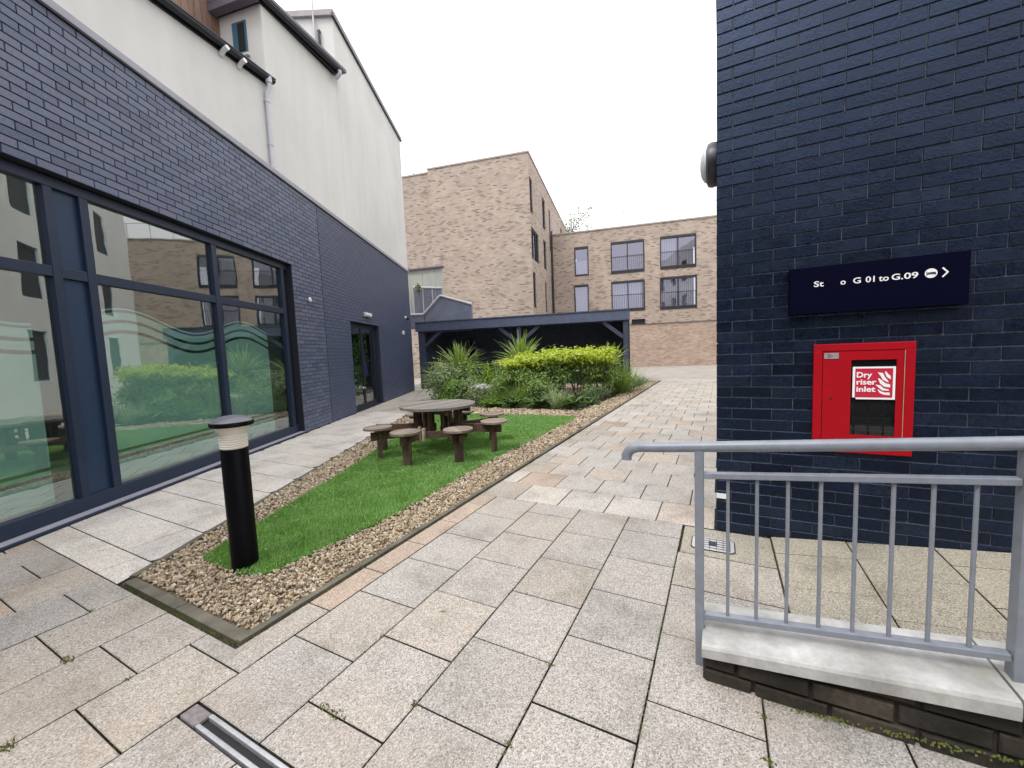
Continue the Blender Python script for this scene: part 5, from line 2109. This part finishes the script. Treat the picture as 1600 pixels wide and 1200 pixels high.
def leaf_cloud(c, rad, n_, size, shell=0.55, up=0.5, clumps=18, spread=0.35, flat=None):
    """leaf quads in clumps through an ellipsoid"""
    c = np.array(c)
    rad = np.array(rad)
    d = rng.normal(size=(clumps, 3))
    d /= np.linalg.norm(d, axis=1)[:, None]
    cc = d * rng.uniform(shell, 1.0, (clumps, 1))
    idx = rng.integers(0, clumps, n_)
    pp = cc[idx] + rng.normal(size=(n_, 3)) * spread * 0.6
    if flat is not None:
        pp[:, 2] = np.clip(pp[:, 2], -1.2, flat)
    out = pp / (np.linalg.norm(pp, axis=1)[:, None] + 1e-6)
    pw = c + pp * rad
    pw[:, 2] = np.maximum(pw[:, 2], 0.015)
    nd = out * 0.6 + np.array([0, 0, up]) + rng.normal(size=(n_, 3)) * 0.55
    nd /= np.linalg.norm(nd, axis=1)[:, None]
    ax_ = np.cross(nd, rng.normal(size=(n_, 3)))
    ax_ /= np.linalg.norm(ax_, axis=1)[:, None]
    bx_ = np.cross(nd, ax_)
    s1 = size * rng.uniform(0.6, 1.25, n_)[:, None]
    s2 = s1 * rng.uniform(0.32, 0.5, n_)[:, None]
    Vv = np.empty((n_, 4, 3))
    Vv[:, 0] = pw - ax_ * s1
    Vv[:, 1] = pw - bx_ * s2 + nd * s2 * .35
    Vv[:, 2] = pw + ax_ * s1
    Vv[:, 3] = pw + bx_ * s2 + nd * s2 * .35
    return Vv.reshape(-1, 3), np.arange(4 * n_).reshape(-1, 4)


def shrub(name, label, x, y, rx, ry, h, n_, size, mat, stems=5, zc_=None, cat='shrub', group=None, top=None, **kw):
    t_ = thing(name, label, cat, (x, y, 0), group)
    zc_ = h * .55 if zc_ is None else zc_
    Vv, Ff = leaf_cloud((x, y, zc_), (rx, ry, h - zc_), n_, size, **kw)
    npmesh('foliage', Vv, Ff, mat, t_)
    if top:
        tm, tn, tz0, tz1 = top
        Vv, Ff = leaf_cloud((x, y, (tz0 + tz1) / 2), (rx * 1.08, ry * 1.08, (tz1 - tz0) / 2), tn, size * 1.1, shell=0.35, up=0.9, clumps=26, spread=0.4)
        npmesh('young_foliage', Vv, Ff, tm, t_)
    for i in range(stems):
        a = rng.uniform(0, 6.28)
        mb_ = MB()
        r1 = rng.uniform(.3, .8)
        p0 = Vector((x + .06 * math.cos(a), y + .06 * math.sin(a), -.02))
        p2 = Vector((x + rx * r1 * math.cos(a), y + ry * r1 * math.sin(a), h * .85))
        p1 = (p0 + p2) / 2 + Vector((rng.uniform(-.06, .06), rng.uniform(-.06, .06), .03))
        mb_.tube([p0, p1, p2], [.014, .010, .006], 6)
        mb_.build('stem', M['stem'], t_)
    return t_


def fern(name, label, x, y, n_, ln, mat, group=None):
    t_ = thing(name, label, 'fern', (x, y, 0), group)
    Vv, Ff = [], []
    for i in range(n_):
        a = rng.uniform(0, 2 * np.pi)
        e = rng.uniform(.6, 1.25)
        L_ = ln * rng.uniform(.7, 1.1)
        ca_, sa_ = math.cos(a), math.sin(a)
        for k_ in range(1, 15):
            tt = k_ / 15
            h = L_ * tt * math.cos(e)
            z_ = L_ * tt * math.sin(e) - .5 * L_ * tt * tt + .03
            wl = .30 * L_ * (1 - tt) * min(1, tt * 4) + .01
            for sd in (-1, 1):
                b0 = len(Vv)
                bx_, by_, bz_ = x + ca_ * h, y + sa_ * h, max(z_, .01)
                ox, oy = -sa_ * sd, ca_ * sd
                lw = .028 * L_ / .5
                Vv += [(bx_, by_, bz_), (bx_ + ox * wl * .5 + ca_ * lw, by_ + oy * wl * .5 + sa_ * lw, bz_ + .01), (bx_ + ox * wl, by_ + oy * wl, bz_ - wl * .25), (bx_ + ox * wl * .5 - ca_ * lw, by_ + oy * wl * .5 - sa_ * lw, bz_)]
                Ff.append((b0, b0 + 1, b0 + 2, b0 + 3))
    npmesh('fronds', Vv, Ff, mat, t_)
    return t_


GC = 'spiky cordylines in the planted bed'
strap_plant('cordyline', 'leftmost tall spiky cordyline with bright upright leaves in the bed', -6.85, 9.8, 190, 1.10, .026, .2, 1.5, .28, M['cord'], .95, group=GC)
strap_plant('cordyline', 'middle spiky cordyline fanning out before the shelter post', -5.42, 11.0, 190, 1.15, .027, .2, 1.5, .25, M['cord'], 1.08, group=GC)
strap_plant('cordyline', 'rightmost yellowish cordyline showing above the golden shrubs', -3.02, 12.0, 100, .90, .024, .25, 1.45, .25, M['cord'], .90, group=GC)
strap_plant('fan_palm', 'pale spiky fan leaved palm at the left end of the bed', -7.25, 9.45, 220, .95, .020, -.2, 1.3, .35, M['cord'], .62)
strap_plant('sword_leaf_plant', 'dark sword leaved clump against the shelter left post', -7.9, 10.6, 60, .85, .022, .5, 1.4, .35, M['dark'], .35)
GG = 'golden topped shrubs in the bed'
for lb, x, y, rx, ry, h in (('golden topped shrub at the left of the row beside the middle cordyline', -4.62, 9.75, .55, .5, 1.28),
                            ('golden topped shrub second from the left of the row', -3.98, 9.95, .55, .5, 1.32),
                            ('golden topped shrub third from left with bare stems showing below', -3.42, 10.35, .52, .5, 1.34),
                            ('golden topped shrub at the right end of the row nearest the path', -2.98, 11.0, .46, .5, 1.36)):
    shrub('golden_shrub', lb, x, y, rx, ry, h * .86, 1700, .048, M['mid'], 7, zc_=.72, group=GG, top=(M['gold'], 2600, h - .42, h + .02))
strap_plant('grass_clump', 'tall dark green grassy clump right of the golden shrubs', -2.66, 12.1, 300, 1.25, .012, .75, 1.5, .22, M['mid'], 0.0, r0=.28)
shrub('low_shrub', 'low dark green shrub at the far right corner of the bed', -2.50, 13.1, .42, .7, .48, 700, .035, M['dark'], 2)
shrub('low_shrub', 'low dark green shrub at the right edge under the golden shrubs', -2.80, 10.0, .36, .55, .46, 600, .035, M['dark'], 2)
shrub('leafy_shrub', 'pale green leafy shrub at the front left of the bed', -6.75, 8.95, .60, .42, 1.05, 1700, .042, M['pale_leaf'], 4)
shrub('leafy_shrub', 'fresh green low bush at the front left beside the paved strip', -6.45, 8.65, .48, .3, .70, 1300, .036, M['fresh'], 3)
shrub('leafy_shrub', 'mid green bush beneath the leftmost golden shrub', -4.95, 9.15, .50, .36, .88, 1500, .038, M['mid'], 4)
shrub('leafy_shrub', 'mid green bush in front of the middle golden shrubs', -4.1, 9.25, .55, .35, .74, 1500, .038, M['mid'], 4)
shrub('leafy_shrub', 'pale leafy shrub between the left cordyline and the lime yellow bush', -6.2, 9.35, .5, .4, 1.0, 1500, .040, M['mid'], 4)
shrub('leafy_shrub', 'bright leafy shrub just behind the white flowered shrub', -5.35, 9.55, .5, .4, .98, 1500, .038, M['fresh'], 4)
shrub('leafy_shrub', 'low pale bush at the front left of the bed beside the white flowered shrub', -5.95, 8.85, .40, .3, .68, 1200, .034, M['pale_leaf'], 3)
shrub('lime_shrub', 'small lime yellow bush between the two left cordylines', -5.62, 9.35, .16, .16, 1.02, 260, .042, M['lime'], 2, zc_=.72)
strap_plant('arching_grass', 'pale arching ornamental grass between the cordylines', -5.75, 10.1, 420, 1.25, .011, .7, 1.45, .62, M['pale_leaf'], 0.15, r0=.15)
strap_plant('arching_grass', 'green arching grass in front of the lime yellow bush', -5.2, 8.9, 300, .85, .009, .7, 1.45, .55, M['mid'], 0.0, r0=.18)
t_ = shrub('flowering_shrub', 'white flowered grey green shrub at the front of the bed behind the table', -5.45, 8.75, .34, .28, .55, 500, .026, M['pale_leaf'], 3)
Vv, Ff = leaf_cloud((-5.45, 8.72, .50), (.33, .27, .10), 230, .026, shell=.2, up=1.0, clumps=16, spread=.3)
npmesh('flower', Vv, Ff, M['petal'], t_)
GF = 'ferns along the front of the bed'
for lb, x, y, n_, l_, mt in (('dark fern at the front left behind the picnic table top', -6.05, 8.5, 22, .50, 'dark'), ('bright fern left of centre along the bed front', -5.05, 8.45, 20, .45, 'fresh'),
                             ('low dark fern in the middle of the bed front', -4.45, 8.5, 24, .50, 'dark'), ('broad dark fern right of centre along the bed front', -3.80, 8.6, 26, .58, 'dark'),
                             ('bright green upright fern under the golden shrubs', -3.45, 9.2, 22, .62, 'fresh'), ('dark fern at the front right corner of the bed', -3.02, 8.9, 26, .55, 'dark'),
                             ('dark fern halfway along the right edge of the bed', -2.80, 9.4, 20, .45, 'dark')):
    fern('fern', lb, x, y, n_, l_, M[mt], GF)
strap_plant('grass_clump', 'thin green grass stems left of the golden shrubs stems', -4.55, 9.0, 260, .85, .008, .9, 1.5, .35, M['mid'], 0.0, r0=.25)
strap_plant('grass_clump', 'thin bluish green grass at the front centre of the bed', -3.45, 8.75, 220, .65, .008, .8, 1.5, .35, M['pale_leaf'], 0.0, r0=.2)
shrub('ground_cover', 'low creeping green cover along the bed front between the ferns', -4.6, 8.8, 1.75, .30, .36, 1300, .026, M['mid'], 0, zc_=.06, clumps=46, spread=.5)
# greenery and a blue cloth just inside the glass door
t_ = thing('indoor_plants', 'leafy plants standing close behind the glass double door', 'plant', WP(7.9, 0, -.6)[:])
V2, F2 = leaf_cloud((0, 0, 0), (1, 1, 1), 2600, .0, clumps=60)
nl = 2600
ss_, zz_, oo_ = rng.uniform(7.06, 8.80, nl), rng.uniform(.25, 2.14, nl), rng.uniform(-.62, -.30, nl)
keep = (np.sin(ss_ * 6.1 + zz_ * 3.3) + np.sin(zz_ * 7.7 - ss_ * 2.9) + rng.normal(0, .6, nl)) > -.35
ss_, zz_, oo_ = ss_[keep], zz_[keep], oo_[keep]
nl = len(ss_)
w0, wdv, wnv = np.array(W0), np.array(WD), np.array(WN)
pw = w0 + ss_[:, None] * wdv + oo_[:, None] * wnv
pw[:, 2] = zz_
nd = wnv * .7 + rng.normal(size=(nl, 3)) * .6 + np.array([0, 0, .3])
nd /= np.linalg.norm(nd, axis=1)[:, None]
ax_ = np.cross(nd, rng.normal(size=(nl, 3)))
ax_ /= np.linalg.norm(ax_, axis=1)[:, None]
bx_ = np.cross(nd, ax_)
s1 = .05 * rng.uniform(.6, 1.3, nl)[:, None]
V2 = np.stack([pw - ax_ * s1, pw - bx_ * s1 * .5, pw + ax_ * s1, pw + bx_ * s1 * .5], 1).reshape(-1, 3)
npmesh('foliage', V2, np.arange(4 * nl).reshape(-1, 4), M['fresh'], t_)
V2, F2 = leaf_cloud(WP(7.5, .55, -.28)[:], (.25, .35, .12), 60, .035, clumps=8)
npmesh('flower', V2, F2, M['petal'], t_)
t_ = thing('blue_cloth', 'bright blue cloth hanging among the leaves behind the glass door', 'cloth', WP(8.3, 1.1, -.27)[:])
for z0, z1, sA, sB in ((1.28, 1.68, 8.16, 8.40), (0.86, 1.16, 8.34, 8.56)):
    mb = MB()
    n_ = 6
    for i in range(n_):
        u0, u1 = sA + (sB - sA) * i / n_, sA + (sB - sA) * (i + 1) / n_
        o0, o1 = -.27 + .02 * (i % 2), -.27 + .02 * ((i + 1) % 2)
        mb.add([WP(u0, z0, o0), WP(u1, z0, o1), WP(u1, z1, o1), WP(u0, z1, o0)], [(0, 1, 2, 3)])
    mb.build('fold', M['blue_cloth'], t_)
# plant pot trailing at the stair landing
t_ = shrub('trailing_plant', 'dark trailing plant hanging by the stair landing at the wall end', *FP(E0, -0.72, 0, .2)[:2], .14, .14, .4, 260, .035, M['dark'], 1)
t_.location.z = 4.1


# ------------------------------------------------------------------ trees behind the buildings
def tree(label, x, y, h, cr, n_, size, mat, group=None, sparse=0.5):
    t_ = thing('tree', label, 'tree', (x, y, 0), group)
    mb_ = MB()
    mb_.tube([(x, y, -.1), (x + .1, y, h * .4), (x - .05, y + .1, h * .75), (x, y, h * .95)], [.20, .15, .08, .03], 8)
    mb_.build('trunk', M['bark'], t_)
    tips = []
    for i in range(16):
        a = rng.uniform(0, 6.28)
        z0 = h * rng.uniform(.55, .9)
        l_ = cr * rng.uniform(.6, 1.05)
        p0 = Vector((x, y, z0))
        p2 = p0 + Vector((math.cos(a) * l_, math.sin(a) * l_, l_ * rng.uniform(.2, .9)))
        p1 = (p0 + p2) / 2 + Vector((0, 0, .15 * l_))
        mb_ = MB()
        mb_.tube([p0, p1, p2], [.05, .03, .012], 5)
        mb_.build('limb', M['bark'], t_)
        tips += [p1[:], p2[:], ((p1 + p2) / 2)[:]]
    tips = np.array(tips)
    idx = rng.integers(0, len(tips), n_)
    pw = tips[idx] + rng.normal(size=(n_, 3)) * cr * .16
    nd = rng.normal(size=(n_, 3)) + np.array([0, 0, .6])
    nd /= np.linalg.norm(nd, axis=1)[:, None]
    ax_ = np.cross(nd, rng.normal(size=(n_, 3)))
    ax_ /= np.linalg.norm(ax_, axis=1)[:, None]
    bx_ = np.cross(nd, ax_)
    s1 = size * rng.uniform(.6, 1.3, n_)[:, None]
    Vv_ = np.stack([pw - ax_ * s1, pw - bx_ * s1 * .45, pw + ax_ * s1, pw + bx_ * s1 * .45], 1)
    npmesh('crown', Vv_.reshape(-1, 3), np.arange(4 * n_).reshape(-1, 4), mat, t_)


tree('thin leaved tree top showing above the junction of the two brick blocks', -12.1, 36.0, 13.9, 2.1, 900, .13, M['dark'])
tree('dark tree peeping out between the cream wall and the tall brick block', -21.6, 24.5, 15.0, 1.9, 900, .13, M['dark'])

# ------------------------------------------------------------------ moss, weeds and litter in the joints
tufts = [(-2.72, .585, .03), (-2.30, .33, .03), (-1.06, 1.10, .018), (-.66, 1.5, .016), (-1.30, .935, .03), (-1.38, .937, .02), (.14, 1.42, .02), (.135, 1.6, .018), (.14, 1.28, .012), (-3.53, 1.215, .014), (-2.30, .66, .012), (-3.15, .79, .012), (-.65, 1.115, .014), (-1.47, 1.33, .012)]
Vv, Ff = [], []
for (x, y, r_) in tufts:
    for i in range(int(26 * r_ / .02)):
        a = rng.uniform(0, 6.28)
        d = r_ * math.sqrt(rng.uniform(0, 1))
        px, py = x + d * math.cos(a) * 1.3, y + d * math.sin(a) * .7
        h = rng.uniform(.003, .011) * (r_ / .02)
        b0 = len(Vv)
        w_ = rng.uniform(.001, .0022)
        Vv += [(px - w_, py, -.004), (px + w_, py, -.004), (px + rng.uniform(-.01, .01), py + rng.uniform(-.01, .01), h), (px - w_ * .6, py + w_, h * .6)]
        Ff.append((b0, b0 + 1, b0 + 2, b0 + 3))
# thin moss along some joints and at the feet of the walls
for i in range(2600):
    k_ = rng.integers(0, 6)
    if k_ == 0:
        x, y = rng.uniform(-.03, 1.6), RY - rng.uniform(.0, .03) ** 1.0
        if rng.random() > .35:
            continue
    elif k_ == 5:
        x, y = rng.uniform(-.06, 1.6), FY + .022 - abs(rng.normal(0, .012))
    elif k_ == 1:
        x, y = rng.choice([-1.06, -.655, -1.467, -.255]) + rng.normal(0, .002), rng.uniform(.76, 3.1)
    elif k_ == 2:
        x, y = rng.uniform(-3.35, -2.1), .985 + rng.normal(0, .006)
    elif k_ == 3:
        x, y = KX + .008 + rng.normal(0, .004), rng.uniform(1, 5)
    else:
        x, y = rng.uniform(-4.8, -1.9), rng.choice([.58, .5, .695, .79]) + rng.normal(0, .003)
    z_ = ramp_z(x) - .006
    h = rng.uniform(.003, .009)
    b0 = len(Vv)
    Vv += [(x - .003, y, z_), (x + .003, y, z_), (x + .003, y + .002, z_ + h), (x - .002, y + .002, z_ + h)]
    Ff.append((b0, b0 + 1, b0 + 2, b0 + 3))
kind(npmesh('moss', Vv, Ff, M['moss']), 'stuff')
for (x, y, a, lb) in ((-1.31, 1.60, .5, 'small dry leaf on the grey paving left of centre'), (-2.30, 3.35, 1.2, 'tiny dry leaf on the paving close to the gravel edging')):
    mb = MB()
    c_, s_ = math.cos(a), math.sin(a)
    q = [(-.018, 0, .002), (0, -.006, .005), (.02, 0, .003), (0, .006, .006)]
    mb.add([(x + px * c_ - py * s_, y + px * s_ + py * c_, pz + .002) for px, py, pz in q], [(0, 1, 2), (0, 2, 3)])
    tag(mb.build('dry_leaf', M['dry_leaf'], origin=(x, y, 0)), lb, 'leaf')
